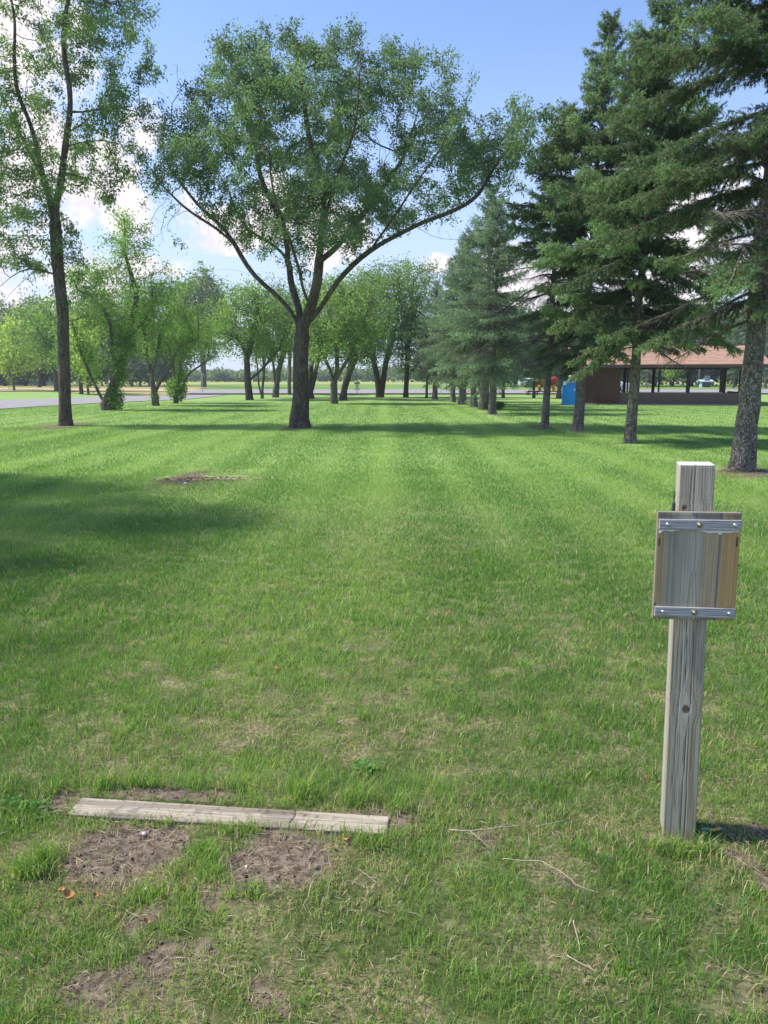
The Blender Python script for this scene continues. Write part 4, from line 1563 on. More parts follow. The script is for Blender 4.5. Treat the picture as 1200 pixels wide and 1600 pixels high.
def post_col(k, u, v):
    if k == 'top':
        r = np.hypot(u - 0.02, v - 0.05)
        ring = 0.5 + 0.5 * np.sin(r * 900)
        c = lerp((0.42, 0.43, 0.43), (0.58, 0.58, 0.57), ring)
        return c * (1 - 0.7 * post_cracks(k, u, v)[:, None])
    knots = (PK, PK2) if k == 'front' else (((0.036, 0.56 - POSTH / 2, 0.008),) if k == 'left' else ())
    s, line, km, ring = grain(u, v, {'front': 3, 'left': 40}.get(k, 77), knots)
    band = fbm(s * 38 + 9, v * 0.9, 3)
    c = lerp((0.30, 0.265, 0.19), (0.44, 0.405, 0.325), sstep(0.3, 0.7, band))
    brn = sstep(0.52, 0.75, fbm(s * 26 + 70, v * 1.3 + 5, 3))
    c = c * (1 - brn[:, None] * 0.55) + np.array([0.30, 0.235, 0.16]) * brn[:, None] * 0.55
    low = sstep(-0.35, -0.62, v)[:, None]
    c = c * (1 - 0.35 * low) + np.array([0.34, 0.29, 0.22]) * 0.35 * low
    fib = fbm(u * 900, v * 14, 2)[:, None]
    c = c * (0.82 + 0.36 * fib)
    c = c * (1 - 0.50 * line[:, None])
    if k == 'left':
        c = c * np.array([0.92, 0.96, 1.04])  # sunlit left face tinted cooler to offset the warm sunlight on it
    kc = lerp((0.11, 0.075, 0.05), (0.20, 0.14, 0.09), ring)
    c = c * (1 - km[:, None]) + kc * km[:, None]
    halo = np.zeros_like(u)
    for (ku, kv, kr) in knots[:1]:
        rr = np.hypot(u - ku, (v - kv) * 0.8) / kr
        halo = np.exp(-((rr - 1.35) / 0.28) ** 2)
    c = c * (1 - 0.45 * halo[:, None]) + np.array([0.47, 0.46, 0.42]) * 0.45 * halo[:, None]
    c = c * (1 - 0.75 * np.clip(post_cracks(k, u, v), 0, 1)[:, None])
    return np.clip(c, 0.01, 0.9)


def post_disp(k, u, v):
    knots = (PK, PK2) if k == 'front' else ()
    s, line, km, ring = grain(u, v, {'front': 3, 'left': 40}.get(k, 77), knots) if k != 'top' else (u, u * 0, u * 0, u * 0)
    return -0.0007 * line - 0.0045 * post_cracks(k, u, v) - 0.001 * km * (0.5 + ring)


# foot centre of the post from the photo; it leans a little to the left
foot = G(1060, 1312)
post_root = empty('wooden_post', (foot[0] + 0.016, foot[1] + POSTW / 2, -0.02), (R(0), -R(1.05), PYAW))
tag(post_root, 'square weathered wooden post standing in the grass at right', 'post')
wood_box('post_timber', (POSTW, POSTW, POSTH), post_root, post_col, post_disp, loc=(0, 0, POSTH / 2))

# board bolted to the front of the post: a thing fixed to it, so a part
BW, BH, BT = 0.276, 0.385, 0.019
BZ = 1.072
board = empty('sign_board', (0.0, 0, 0))
board.parent = post_root
tag(board, 'stained plank backing board with two grey strips and no sign')
board.location = (0.008, -POSTW / 2 - BT / 2 - 0.002, BZ)
board.rotation_euler = (R(0), R(0.5), -PYAW - R(8))


def board_col(k, u, v):
    s, line, km, ring = grain(u, v, 5, (), 95, 0.010)
    x = u / BW + 0.5
    band = fbm(u * 26 + 4, v * 0.8, 3)
    c = lerp((0.30, 0.275, 0.21), (0.42, 0.385, 0.295), sstep(0.3, 0.7, band))
    # plank tones as the photograph shows them: brown edge, grey-green middle, tan, orange-brown right
    def put(c, m, col, a):
        m = (m * a)[:, None]
        return c * (1 - m) + np.array(col) * m
    wob = (fbm(u * 5 + 2, v * 7, 3) - 0.5) * 0.05
    xx = x + wob
    c = put(c, sstep(0.12, 0.09, xx), (0.36, 0.255, 0.13), 0.8)
    c = put(c, sstep(0.12, 0.16, xx) * sstep(0.30, 0.25, xx), (0.25, 0.24, 0.18), 0.6)
    c = put(c, sstep(0.52, 0.60, xx) * sstep(0.76, 0.74, xx), (0.43, 0.32, 0.19), 0.8)
    c = put(c, sstep(0.765, 0.80, xx), (0.46, 0.285, 0.11), 0.85)
    c = put(c, np.exp(-((x - 0.755) / 0.008) ** 2), (0.19, 0.185, 0.16), 0.85)
    low = sstep(-0.11, -0.17, v + 0.03 * (fbm(u * 30, v * 4, 2) - 0.5)) * sstep(0.5, 0.6, x) * sstep(0.8, 0.75, x)
    c = put(c, low, (0.20, 0.18, 0.15), 0.7)
    top = sstep(BH / 2 - 0.028, BH / 2 - 0.020, v)
    c = put(c, top * sstep(0.40, 0.62, fbm(u * 22 + 8, v * 9, 3)), (0.12, 0.12, 0.125), 0.75)
    # tall grain flame in the centre
    uc = u + 0.008
    fl = np.exp(-((np.abs(uc) - 0.006 - 0.010 * sstep(0.02, -0.19, v)) / 0.0013) ** 2) * sstep(0.0, -0.03, v)
    c = c * (1 - 0.55 * fl[:, None])
    c = c * (1 - 0.6 * (np.exp(-((uc - 0.002 * np.sin(v * 30)) / 0.0011) ** 2))[:, None])
    c = c * (1 - 0.30 * line[:, None])
    fib = fbm(u * 800, v * 10, 2)[:, None]
    c = c * (0.84 + 0.32 * fib)
    # staple scars
    for (a, b, h_) in ((0.035, 0.085, 0.012), (0.965, 0.09, 0.014), (0.02, -0.145, 0.010), (0.975, -0.165, 0.012)):
        mk = np.exp(-((x - a) / 0.012) ** 2) * sstep(h_ + .004, h_, np.abs(v - b))
        c = c * (1 - 0.85 * mk[:, None])
    c = c * 1.2
    if k in ('left', 'right', 'top', 'bottom'):
        c = c * 0 + np.array([0.25, 0.235, 0.2]) * (0.7 + 0.6 * fbm(u * 300, v * 20, 2))[:, None]
    return np.clip(c, 0.01, 0.9)


wood_box('back_board', (BW, BT, BH), board, board_col, lambda k, u, v: (-0.0012 * np.exp(-((u / BW - 0.255) / 0.005) ** 2) if k == 'front' else u * 0), res=(0.002, 0.004))


def strip_col(k, u, v):
    f = fbm(u * 7, v * 420, 3)
    c = lerp((0.33, 0.325, 0.32), (0.46, 0.455, 0.45), sstep(0.25, 0.75, f))
    ln = sstep(0.62, 0.70, fbm(u * 9 + 60, v * 300 + 9, 3))
    return c * (1 - 0.35 * ln[:, None])


def strip_disp(k, u, v):
    return -0.0012 * sstep(0.60, 0.70, fbm(u * 9 + 60, v * 300 + 9, 3)) if k == 'front' else u * 0


m_bolt = mat('galvanised bolt', (0.62, 0.66, 0.72), 0.30, 0.5, 1.0)
m_brass = mat('brass screw', (0.36, 0.32, 0.22), 0.5, 0.5, 1.0)
m_tear = noisy('torn pale paper', (0.68, 0.70, 0.64), (0.82, 0.83, 0.78), 90, 0.8, bump=0.4, bdist=0.001)
SW, SH, ST = 0.272, 0.036, 0.009
for zz, sl in ((BH / 2 - 0.043, 0.0), (-BH / 2 + 0.030, 0.0)):
    st = wood_box('strip', (SW, ST, SH), board, strip_col, strip_disp, res=(0.003, 0.0016), loc=(0.002, -BT / 2 - ST / 2 - 0.0006, zz))
    for bx, mm, r in ((-SW / 2 + 0.029, m_bolt, 0.0075), (-0.002, m_brass, 0.0068), (SW / 2 - 0.022, m_bolt, 0.0075)):
        b = MB()
        bz = random.uniform(-0.001, 0.001)
        b.lathe((0, 0, 0), [(r, 0), (r, 0.002), (r * 0.9, 0.0045), (r * 0.6, 0.0062), (r * 0.25, 0.007), (0.0005, 0.0071)], 16, 'Y')
        if mm is m_brass:
            b.lathe((0, 0, 0), [(0.0105, -0.0002), (0.0105, 0.0012), (0.009, 0.0016)], 18, 'Y')
            b.box((0, -0.0073, 0), (0.008, 0.001, 0.0012))
            b.box((0, -0.0074, 0), (0.0012, 0.001, 0.008))
        o = b.build('bolt', mm, st, smooth=True)
        o.location = (bx, -ST / 2, bz)
# torn edge of a removed sheet under the top strip
tb = MB()
n = 40
x0, x1 = -SW / 2 + 0.004, SW / 2 - 0.003
zt = BH / 2 - 0.043 - SH / 2 + 0.002
prof = []
for i in range(n + 1):
    t = i / n
    d_ = 0.005 + 0.009 * float(vnoise(np.array([t * 13.0]), np.array([2.0]))[0])
    if t < 0.10:
        d_ += 0.006 * (1 - t / 0.1)
    if 0.25 < t < 0.48:
        d_ *= 0.35
    if abs(t - 0.76) < 0.02:
        d_ += 0.008
    prof.append((x0 + (x1 - x0) * t, d_))
for i in range(n):
    (a, da), (b_, db) = prof[i], prof[i + 1]
    y0, y1 = -BT / 2 - 0.0012, -BT / 2 - 0.0038
    tb.add([(a, y0, zt), (b_, y0, zt), (b_, y1, zt - db), (a, y1, zt - da), (a, y0 + 0.0008, zt), (b_, y0 + 0.0008, zt), (b_, y1 + 0.0008, zt - db), (a, y1 + 0.0008, zt - da)],
           [(0, 3, 2, 1), (4, 5, 6, 7), (3, 7, 6, 2), (0, 1, 5, 4)])
tb.build('paper_remnant', m_tear, board)
# dark tool-like clip with a thin stem hanging on the left side of the post
cl = MB()
m_blk = mat('black plastic', (0.02, 0.025, 0.025), 0.5, 0.4)
cl.tube([(-0.0725, -0.040, 1.345), (-0.0705, -0.040, 1.310), (-0.0695, -0.040, 1.295)], [0.0016, 0.0018, 0.002], 8)
cl.tube([(-0.0665, -0.044, 1.330), (-0.0685, -0.043, 1.305)], [0.0010, 0.0012], 6)
cl.tube([(-0.0700, -0.040, 1.297), (-0.0700, -0.040, 1.285), (-0.071, -0.040, 1.245), (-0.071, -0.040, 1.205)], [0.003, 0.0065, 0.0075, 0.0065], 10)
cl.build('hanging_clip', mat('dark green cord end', (0.025, 0.05, 0.045), 0.5, 0.4), post_root, smooth=True)
tag(bpy.data.objects['hanging_clip'], 'thin dark green clip hanging on the left side of the post')

# timber laid in the ground (tee edge)
a0, a1 = G(116, 1264), G(606, 1292)
bl = float(np.linalg.norm(a1[:2] - a0[:2]))
bw_ = 0.122


def beam_col(k, u, v):
    # long grain runs along v (local Z); the beam is laid down
    s, line, km, ring = grain(u, v, 90, ((-0.02, -0.15, 0.006), (0.03, 0.3, 0.005)), 70, 0.012)
    band = fbm(s * 30 + 9, v * 1.2, 3)
    c = lerp((0.25, 0.21, 0.165), (0.38, 0.33, 0.27), sstep(0.3, 0.7, band))
    stain = sstep(0.55, 0.75, fbm(u * 14, v * 5 + 4, 4))[:, None]
    c = c * (1 - 0.3 * stain)
    c = c * (1 - 0.30 * line[:, None]) * (1 - 0.6 * km[:, None])
    c = c * (0.85 + 0.3 * fbm(u * 700, v * 12, 2)[:, None])
    cr = beam_crack(k, u, v)[:, None]
    c = c * (1 - 0.75 * cr)
    dirt = sstep(0.58, 0.72, fbm(u * 60, v * 60, 4))[:, None]
    return np.clip(c * (1 - 0.35 * dirt), 0.02, 0.9)


def beam_crack(k, u, v):
    if k == 'front':
        a = crack(u, v, 0.002, 0.02, 63, -0.62, 0.70, 0.0016)
        b = crack(u, v, 0.030, 0.02, 68, -0.1, 0.6, 0.001)
        joint = np.exp(-((v - bl * 0.205 - 0.004 * np.sin(u * 60)) / 0.0028) ** 2)
        return np.clip(a + 0.6 * b + joint, 0, 1)
    return u * 0


beam = empty('landscape_timber', ((a0[0] + a1[0]) / 2, (a0[1] + a1[1]) / 2, 0.0))
tag(beam, 'flat weathered timber sunk in the ground before the bare soil', 'timber')
angb = math.atan2(a1[1] - a0[1], a1[0] - a0[0])
bo = wood_box('timber', (bw_, 0.07, bl), beam, beam_col, lambda k, u, v: (-0.006 * beam_crack(k, u, v) + (fbm(u * 9, v * 5, 3) - 0.5) * 0.004), res=(0.003, 0.004), loc=(0, 0, -0.008))
# local: Z along the timber, -Y (front face) turned up
mx = Matrix(((0, 0, 1), (1, 0, 0), (0, 1, 0))).to_4x4()
rot = Matrix.Rotation(angb, 4, 'Z') @ Matrix.Rotation(R(0.3), 4, 'Y') @ Matrix(((0, 0, 1, 0), (1, 0, 0, 0), (0, -1, 0, 0), (0, 0, 0, 1)))
bo.matrix_local = Matrix.Translation((0, 0, -0.023)) @ rot

# ------------------------------------------------------------------ small things on the near ground
m_twig = noisy('dry twig', (0.27, 0.22, 0.16), (0.38, 0.32, 0.25), 60, 0.9)


def stick(pxs, r, lab, z=0.035, forks=()):
    pts = []
    for i, p in enumerate(pxs):
        g = G(*p, z=z)
        pts.append(Vector((g[0], g[1], z + random.uniform(-0.004, 0.006))))
    b0 = pts[0]
    mb = MB()

    def path(q):
        out = []
        for i in range(len(q) - 1):
            for k in range(4):
                t = k / 4
                v = q[i].lerp(q[i + 1], t)
                out.append(v + Vector((random.gauss(0, .0012), random.gauss(0, .0012), random.gauss(0, .001))) - b0)
        out.append(q[-1] - b0)
        return out
    q = path(pts)
    mb.tube(q, [r * (1 - 0.6 * i / len(q)) for i in range(len(q))], 6)
    for fk in forks:
        fq = path([Vector(tuple(G(*p, z=z))) for p in fk])
        mb.tube(fq, [r * 0.7 * (1 - 0.6 * i / len(fq)) for i in range(len(fq))], 5)
    o = mb.build('twig', m_twig, None, smooth=True)
    o.location = b0
    tag(o, lab, 'twig', 'fallen twigs on the near grass')


stick([(703, 1296), (735, 1299), (780, 1294), (822, 1290)], 0.0032, 'forked pale twig left of the post base', forks=[[(735, 1299), (748, 1310), (768, 1327)]])
stick([(838, 1292), (862, 1287), (882, 1281)], 0.0022, 'short straight twig between the forked twig and the post')
stick([(785, 1343), (815, 1344), (845, 1346), (880, 1365), (905, 1385), (935, 1397)], 0.0026, 'long curved pale twig below the forked twig')
stick([(896, 1440), (903, 1465), (906, 1488)], 0.0024, 'upright-lying straw-coloured twig below the long curved one')
stick([(886, 1494), (910, 1508), (936, 1519)], 0.0024, 'short brown twig lowest in the grass at right')
stick([(572, 1400), (588, 1380), (560, 1360)], 0.0018, 'thin bent twig right of the bare soil')
stick([(405, 1393), (425, 1388), (442, 1386)], 0.0020, 'small pale twig lying across the right soil patch')
stick([(720, 806), (735, 810), (742, 811)], 0.004, 'small dark twig far out on the mid lawn')
stick([(112, 829), (135, 831), (150, 834)], 0.004, 'thin pale stick in the shaded left lawn')

m_dleaf = noisy('dead leaf', (0.30, 0.15, 0.06), (0.42, 0.25, 0.11), 60, 0.8)


def dead_leaf(px, py, s, lab):
    g = G(px, py)
    nx = 8
    V, F = [], []
    for i in range(nx + 1):
        t = i / nx
        wd = s * 0.38 * math.sin(math.pi * min(1, t * 0.96 + 0.02)) ** 0.8
        for j, k in enumerate((-1, -0.5, 0, 0.5, 1)):
            V.append((s * (t - 0.5), wd * k, s * (0.16 * abs(k) ** 1.5 + 0.22 * (2 * t - 1) ** 2) + random.uniform(-1, 1) * s * 0.03))
    for i in range(nx):
        for j in range(4):
            a = i * 5 + j
            F.append((a, a + 1, a + 6, a + 5))
    mb = MB()
    mb.add(V, F)
    o = mb.build('fallen_leaf', m_dleaf, None, smooth=True)
    so = o.modifiers.new('thick', 'SOLIDIFY')
    so.thickness = 0.0006
    o.location = (g[0], g[1], 0.022)
    o.rotation_euler = (random.uniform(-.5, .5), random.uniform(-.5, .5), random.random() * 6)
    tag(o, lab, 'leaf', 'curled brown leaves on the grass')


for (px, py, s, lab) in [(543, 1322, .035, 'orange-brown curled leaf at the right end of the timber'), (518, 1330, .022, 'small tan leaf on the soil below the timber end'),
                         (108, 1408, .042, 'large brown curled leaf left of the left soil patch'), (96, 1402, .030, 'brown leaf touching the large one at left'),
                         (229, 1449, .028, 'orange leaf in the grass below the left soil patch'), (150, 1408, .022, 'small orange leaf right of the large brown leaf'),
                         (840, 887, .05, 'orange-brown leaf alone on the lawn left of the board'), (628, 806, .06, 'brown leaf on the open mid lawn'),
                         (648, 822, .05, 'second brown leaf on the open mid lawn, nearer'), (430, 1050, .035, 'tan leaf on the lawn beyond the straw patch'),
                         (700, 960, .035, 'pale leaf on the centre lawn'), (1062, 1218, .0, '')]:
    if s:
        dead_leaf(px, py, s, lab)

m_stone = noisy('pale stone', (0.42, 0.40, 0.38), (0.58, 0.56, 0.54), 50, 0.85)


def stone(px, py, s, lab):
    g = G(px, py)
    V, F = [], []
    mb = MB()
    n, m = 10, 7
    for i in range(m):
        th = math.pi * (i + 0.5) / m
        for j in range(n):
            a = 2 * math.pi * j / n
            r = s * (1 + 0.18 * math.sin(3 * a + i) + random.uniform(-.1, .1))
            V.append((math.sin(th) * math.cos(a) * r, math.sin(th) * math.sin(a) * r * 0.7, math.cos(th) * r * 0.55))
    for i in range(m - 1):
        for j in range(n):
            j2 = (j + 1) % n
            F.append((i * n + j, (i + 1) * n + j, (i + 1) * n + j2, i * n + j2))
    F.append(tuple(range(n)))
    F.append(tuple(reversed(range((m - 1) * n, m * n))))
    mb.add(V, F)
    o = mb.build('stone', m_stone, None, smooth=True)
    o.location = (g[0], g[1], s * 0.3)
    o.rotation_euler = (0, 0, random.random() * 3)
    tag(o, lab, 'stone', 'pale stones in the soil')


stone(225, 1304, 0.012, 'whitish stone on the bare soil near the timber')
stone(228, 1390, 0.008, 'grey-white stone at the lower edge of the left soil')
stone(385, 1355, 0.008, 'small pale pebble in the right soil patch')
stone(352, 748, 0.045, 'flat white stone in the bare spot on the far left lawn')
stone(290, 757, 0.04, 'second flat pale stone in the bare spot, left of the first')

# string of coloured beads by the post foot
bead = empty('bead_string', G(1112, 1304) + np.array([0, 0, 0.022]))
tag(bead, 'short string of coloured beads in the grass right of the post', 'beads')
bc = [(0.15, 0.30, 0.45), (0.08, 0.35, 0.40), (0.15, 0.45, 0.25), (0.40, 0.55, 0.12), (0.70, 0.50, 0.10), (0.75, 0.35, 0.06), (0.70, 0.48, 0.12), (0.2, 0.3, 0.4)]
for i, c in enumerate(bc):
    b = MB()
    b.lathe((0, 0, 0), [(0.0015, -0.0045), (0.0045, -0.0035), (0.0055, 0), (0.0045, 0.0035), (0.0015, 0.0045)], 10, 'X')
    o = b.build('bead', mat('bead colour', c, 0.3, 0.5), bead, smooth=True)
    o.location = (-0.036 + i * 0.0100, 0.003 * math.sin(i * 1.1), 0.001 * math.cos(i))
b = MB()
b.tube([(-0.044 + i * 0.0100, 0.003 * math.sin((i - .5) * 1.1), 0) for i in range(10)], 0.0008, 6)
b.build('cord', mat('cord', (0.25, 0.22, 0.2)), bead)


def weed(px, py, n, s, lab, name='weed', spread=0.05):
    g = G(px, py)
    a = rng.random(n) * 6.28
    r = rng.random(n) ** 0.6 * spread
    pos = np.stack([np.cos(a) * r, np.sin(a) * r, rng.uniform(0.005, s * 1.1, n)], 1)
    d = np.stack([np.cos(a), np.sin(a), rng.uniform(0.0, 0.9, n)], 1)
    nr = np.tile([0, 0, 1.0], (n, 1)) + rng.normal(0, .35, (n, 3))
    v, f, c = rhombs(pos, d, nr, s * rng.uniform(.6, 1.2, n), s * .62 * rng.uniform(.7, 1.2, n), np.array([0.065, 0.15, 0.03]) * rng.uniform(.8, 1.4, (n, 1)))
    o = np_mesh(name, v, [f], M['leaf'], col=c)
    o.location = (g[0], g[1], 0)
    tag(o, lab, 'plant')


weed(571, 1204, 45, 0.030, 'dark green leafy weed in the grass beyond the timber')
weed(60, 1268, 45, 0.025, 'small broad-leaved weed left of the timber end')
weed(20, 1262, 40, 0.024, 'tiny weed at the left edge level with the timber')
weed(770, 640, 500, 0.28, 'small green sapling growing at the foot of a spruce', 'sapling', 0.45)


# wood chips in the bare spot
def chips():
    n = 420
    c0 = G(320, 750)
    x = c0[0] + rng.normal(0, 0.42, n)
    y = c0[1] + rng.normal(0, 0.16, n)
    az = rng.random(n) * 6.28
    d = np.stack([np.cos(az), np.sin(az), rng.normal(0, .1, n)], 1)
    v, f, c = rhombs(np.stack([x, y, np.full(n, 0.03)], 1), d, np.tile([0, 0, 1.0], (n, 1)) + rng.normal(0, .4, (n, 3)), rng.uniform(.04, .14, n), rng.uniform(.01, .035, n),
                     np.array([0.25, 0.20, 0.15]) * rng.uniform(.4, 1.9, (n, 1)))
    o = np_mesh('wood_chips', v, [f], M['straw'], col=c)
    tag(o, 'scattered wood chips in the bare spot on the left lawn', 'wood chips', kind='stuff')


chips()

# ------------------------------------------------------------------ pavilion
m_brown = noisy('dark brown boards', (0.105, 0.052, 0.038), (0.135, 0.07, 0.052), 1.5, 0.85, (6, 6, 0.6), 0.3, 0.01)
m_wall = noisy('brown grey siding', (0.135, 0.095, 0.085), (0.155, 0.11, 0.10), 2, 0.85, (8, 8, 0.4), 0.2, 0.01)
m_post = noisy('dark brown post', (0.045, 0.03, 0.025), (0.065, 0.042, 0.036), 4, 0.8)
m_roof = noisy('red brown shingles', (0.29, 0.175, 0.125), (0.39, 0.25, 0.18), 3.0, 0.9, (1, 1, 3), 0.5, 0.02, lo=0.3, hi=0.7)
m_fascia = mat('fascia', (0.10, 0.06, 0.058), 0.7)
m_conc = noisy('concrete', (0.35, 0.34, 0.32), (0.42, 0.41, 0.39), 3)
Dp = G(1000, 632)[1]
k_ = Dp / 1200


def X(px):
    return (px - 600) * k_ * (1 + 0.0)


def Zp(py):
    return float(W(600, py, Dp)[2])


pl, pr = X(888) * 1.0, X(1182)
# px offsets at depth Dp: x = (px-600)/1200 * distance along the view axis
def XW(px, py=610, D=None):
    return float(W(px, py, D or Dp)[0])


pav = empty('picnic_pavilion', ((XW(888) + XW(1180)) / 2, Dp, 0))
tag(pav, 'brown open-sided picnic pavilion with shingled roof and low wall', 'pavilion')
ox = 0.0
PTH = -R(12.5)
pav.location.x = XW(889)
pav.rotation_euler = (0, 0, PTH)


def LX(px, yy=0.0):
    c = XW(px) / Dp
    return (c * (Dp + yy * math.cos(PTH)) - XW(889) + yy * math.sin(PTH)) / (math.cos(PTH) - c * math.sin(PTH))


PD = 8.5        # depth of the building
xl, xm, xr = 0.0, LX(969), LX(1186)
eave = Zp(573)
slab = MB()
slab.box(((xl + xr) / 2, PD / 2, 0.02), (xr - xl + 0.3, PD + 0.3, 0.09))
slab.build('floor_slab', m_conc, pav)
blk = MB()
blk.box(((xl + xm) / 2, 1.9, eave / 2 + 0.03), (xm - xl, 3.8, eave - 0.0))
blk.build('storage_room', m_brown, pav)
# batten lines on the room front
bt = MB()
x = xl + 0.25
while x < xm - 0.1:
    bt.box((x, -0.012, eave / 2 + 0.05), (0.035, 0.02, eave - 0.12))
    x += 0.40
bt.box(((xl + xm) / 2, -0.014, 0.12), (xm - xl - 0.02, 0.016, 0.09))
bt.build('batten', m_brown, pav)
wl = MB()
wz = Zp(613.5)
wl.box(((xm + xr) / 2 + 0.003, 0.12, wz / 2 + 0.03), (xr - xm - 0.006, 0.12, wz - 0.03))
wl.build('low_wall', m_wall, pav)
cp = MB()
cp.box(((xm + xr) / 2 + 0.003, 0.12, wz + 0.045), (xr - xm - 0.006, 0.20, 0.03))
cp.build('wall_cap', m_post, pav)
wl = MB()
wl.box((xr - 0.06, PD / 2 + 0.2, wz / 2 + 0.03), (0.12, PD - 0.6, wz - 0.05))
wl.build('low_wall', m_wall, pav)
for px, yy, w_ in ((980, 0.12, .10), (1029, 0.12, .10), (1074.5, 0.12, .21), (1127, 0.12, .21), (1181, 0.12, .22), (1020, PD, .20), (1131.5, PD, .14), (1156, PD, .20), (975, PD, .2), (1075, PD, .18), (905, PD, .2)):
    D_ = Dp + yy
    b = MB()
    b.box((0, 0, 0), (w_, w_, eave - 0.10 - (wz + 0.06 if yy < 1 else 0.07)))
    o = b.build('post', m_post, pav)
    o.location = (LX(px, yy), yy, ((eave - 0.10) + (wz + 0.06 if yy < 1 else 0.07)) / 2)
# beams
for yy in (0.12, PD):
    b = MB()
    b.box(((xl + xr) / 2, yy, eave - 0.03), (xr - xl, 0.16, 0.14))
    b.build('roof_beam', m_post, pav)
# gable roof, ridge parallel to the front
rf = MB()
ov = 0.7
ridge = eave + 1.25
x0, x1 = xl - 0.12, xr + 0.5
t = 0.14
e0 = eave - 0.02
prof = [(-ov, e0), (PD / 2, ridge), (PD + ov, e0)]
rf.add([(x0, prof[0][0], prof[0][1]), (x1, prof[0][0], prof[0][1]), (x1, prof[1][0], prof[1][1]), (x0, prof[1][0], prof[1][1]),
        (x0, prof[2][0], prof[2][1]), (x1, prof[2][0], prof[2][1]),
        (x0, prof[0][0], prof[0][1] + t), (x1, prof[0][0], prof[0][1] + t), (x1, prof[1][0], prof[1][1] + t), (x0, prof[1][0], prof[1][1] + t),
        (x0, prof[2][0], prof[2][1] + t), (x1, prof[2][0], prof[2][1] + t)],
       [(0, 3, 2, 1), (3, 4, 5, 2), (6, 7, 8, 9), (9, 8, 11, 10), (0, 1, 7, 6), (4, 10, 11, 5), (0, 6, 9, 3), (3, 9, 10, 4), (1, 2, 8, 7), (2, 5, 11, 8)])
# shingle courses
for side in (0, 1):
    for i in range(13):
        tt = (i + 0.5) / 13
        yy = prof[0][0] + (PD / 2 - prof[0][0]) * tt if side == 0 else prof[2][0] + (PD / 2 - prof[2][0]) * tt
        zz = e0 + (ridge - e0) * tt + t + 0.006
        rf.box(((x0 + x1) / 2, yy, zz), (x1 - x0 - 0.01, 0.05, 0.012), Matrix.Rotation(math.atan2(ridge - e0, PD / 2 + ov) * (1 if side == 0 else -1), 3, 'X'))
rf.build('roof', m_roof, pav)
fa = MB()
fa.box(((x0 + x1) / 2, -ov - 0.02, e0 + 0.04), (x1 - x0 + 0.04, 0.03, 0.20))
fa.build('fascia', m_fascia, pav)
gb = MB()
gb.add([(xl, 0.0, eave + 0.03), (xl, PD, eave + 0.03), (xl, PD / 2, ridge - 0.12), (xl + 0.08, 0.0, eave + 0.03), (xl + 0.08, PD, eave + 0.03), (xl + 0.08, PD / 2, ridge - 0.12)],
       [(0, 2, 1), (3, 4, 5), (0, 3, 5, 2), (1, 2, 5, 4), (0, 1, 4, 3)])
gb.build('gable', m_brown, pav)

# ------------------------------------------------------------------ portable toilet
m_blue = noisy('blue plastic', (0.015, 0.26, 0.72), (0.02, 0.30, 0.78), 2, 0.45, bump=0.05, spec=0.4)
m_blue2 = mat('darker blue plastic', (0.012, 0.22, 0.64), 0.5, 0.4)
m_white = mat('white plastic', (0.75, 0.76, 0.78), 0.5, 0.4)
g = G(886, 630.5)
Dt = Dp - 1.5
toil = empty('portable_toilet', (float(W(893.5, 620, Dt)[0]), Dt + 0.5, 0), (0, 0, R(-12)))
tag(toil, 'bright blue portable toilet with white roof beside the pavilion', 'portable toilet')
th = float(W(886, 590, Dt)[2])
b = MB()
b.box((0, 0, 0.06), (1.02, 1.02, 0.12))
b.build('skid', m_blue2, toil, bevel=0.02)
b = MB()
b.box((0, 0, 0.12 + (th - 0.12) / 2), (0.92, 0.92, th - 0.12), top=(0.96, 0.96))
for sx in (-1, 1):
    for sy in (-1, 1):
        b.box((sx * 0.44, sy * 0.44, 0.12 + (th - 0.12) / 2), (0.09, 0.09, th - 0.12))
for i in range(-3, 4):
    b.box((-0.462, i * 0.11, 0.12 + (th - .12) * 0.45), (0.02, 0.03, (th - 0.12) * 0.8))
b.build('cabin', m_blue, toil, bevel=0.01)
b = MB()
b.box((0, -0.475, 0.14 + (th - 0.3) / 2), (0.70, 0.03, th - 0.34))
d_ = b.build('door', m_blue2, toil, bevel=0.008)
b = MB()
b.box((0.26, -0.50, 0.95), (0.06, 0.03, 0.10))
b.build('handle', m_white, d_)
b = MB()
b.box((-0.36, -0.487, th - 0.33), (0.16, 0.01, 0.26))
b.build('notice', m_white, toil)
b = MB()
for i in range(5):
    b.box((0.0, -0.494, th - 0.16 - i * 0.035), (0.44, 0.012, 0.014))
    b.box((-0.468, 0.0, th - 0.14 - i * 0.035), (0.012, 0.6, 0.014))
b.build('vent', m_white, toil)
b = MB()
b.box((0, 0, th + 0.035), (1.0, 1.0, 0.07))
b.box((0, 0, th + 0.11), (0.94, 0.94, 0.09), top=(0.7, 0.7))
b.tube([(0.3, 0.3, th + 0.1), (0.3, 0.3, th + 0.28)], 0.05, 10)
b.build('roof', m_white, toil, bevel=0.015)

# ------------------------------------------------------------------ playground animal on its deck
m_yel = noisy('yellow orange fibreglass', (0.60, 0.27, 0.02), (0.68, 0.36, 0.03), 3, 0.4, bump=0.05, spec=0.4)
m_red = noisy('dark red fibreglass', (0.24, 0.03, 0.025), (0.30, 0.045, 0.035), 3, 0.4, bump=0.05, spec=0.4)
g = G(850, 617.5)
Da = g[1]
ka = Da / 1200
ani = empty('playground_animal', (float(W(855, 610, Da)[0]), Da, 0.42))
tag(ani, 'yellow and red fibreglass playground animal standing on a low deck', 'playground figure')
U = ka   # metres per photo pixel there
b = MB()


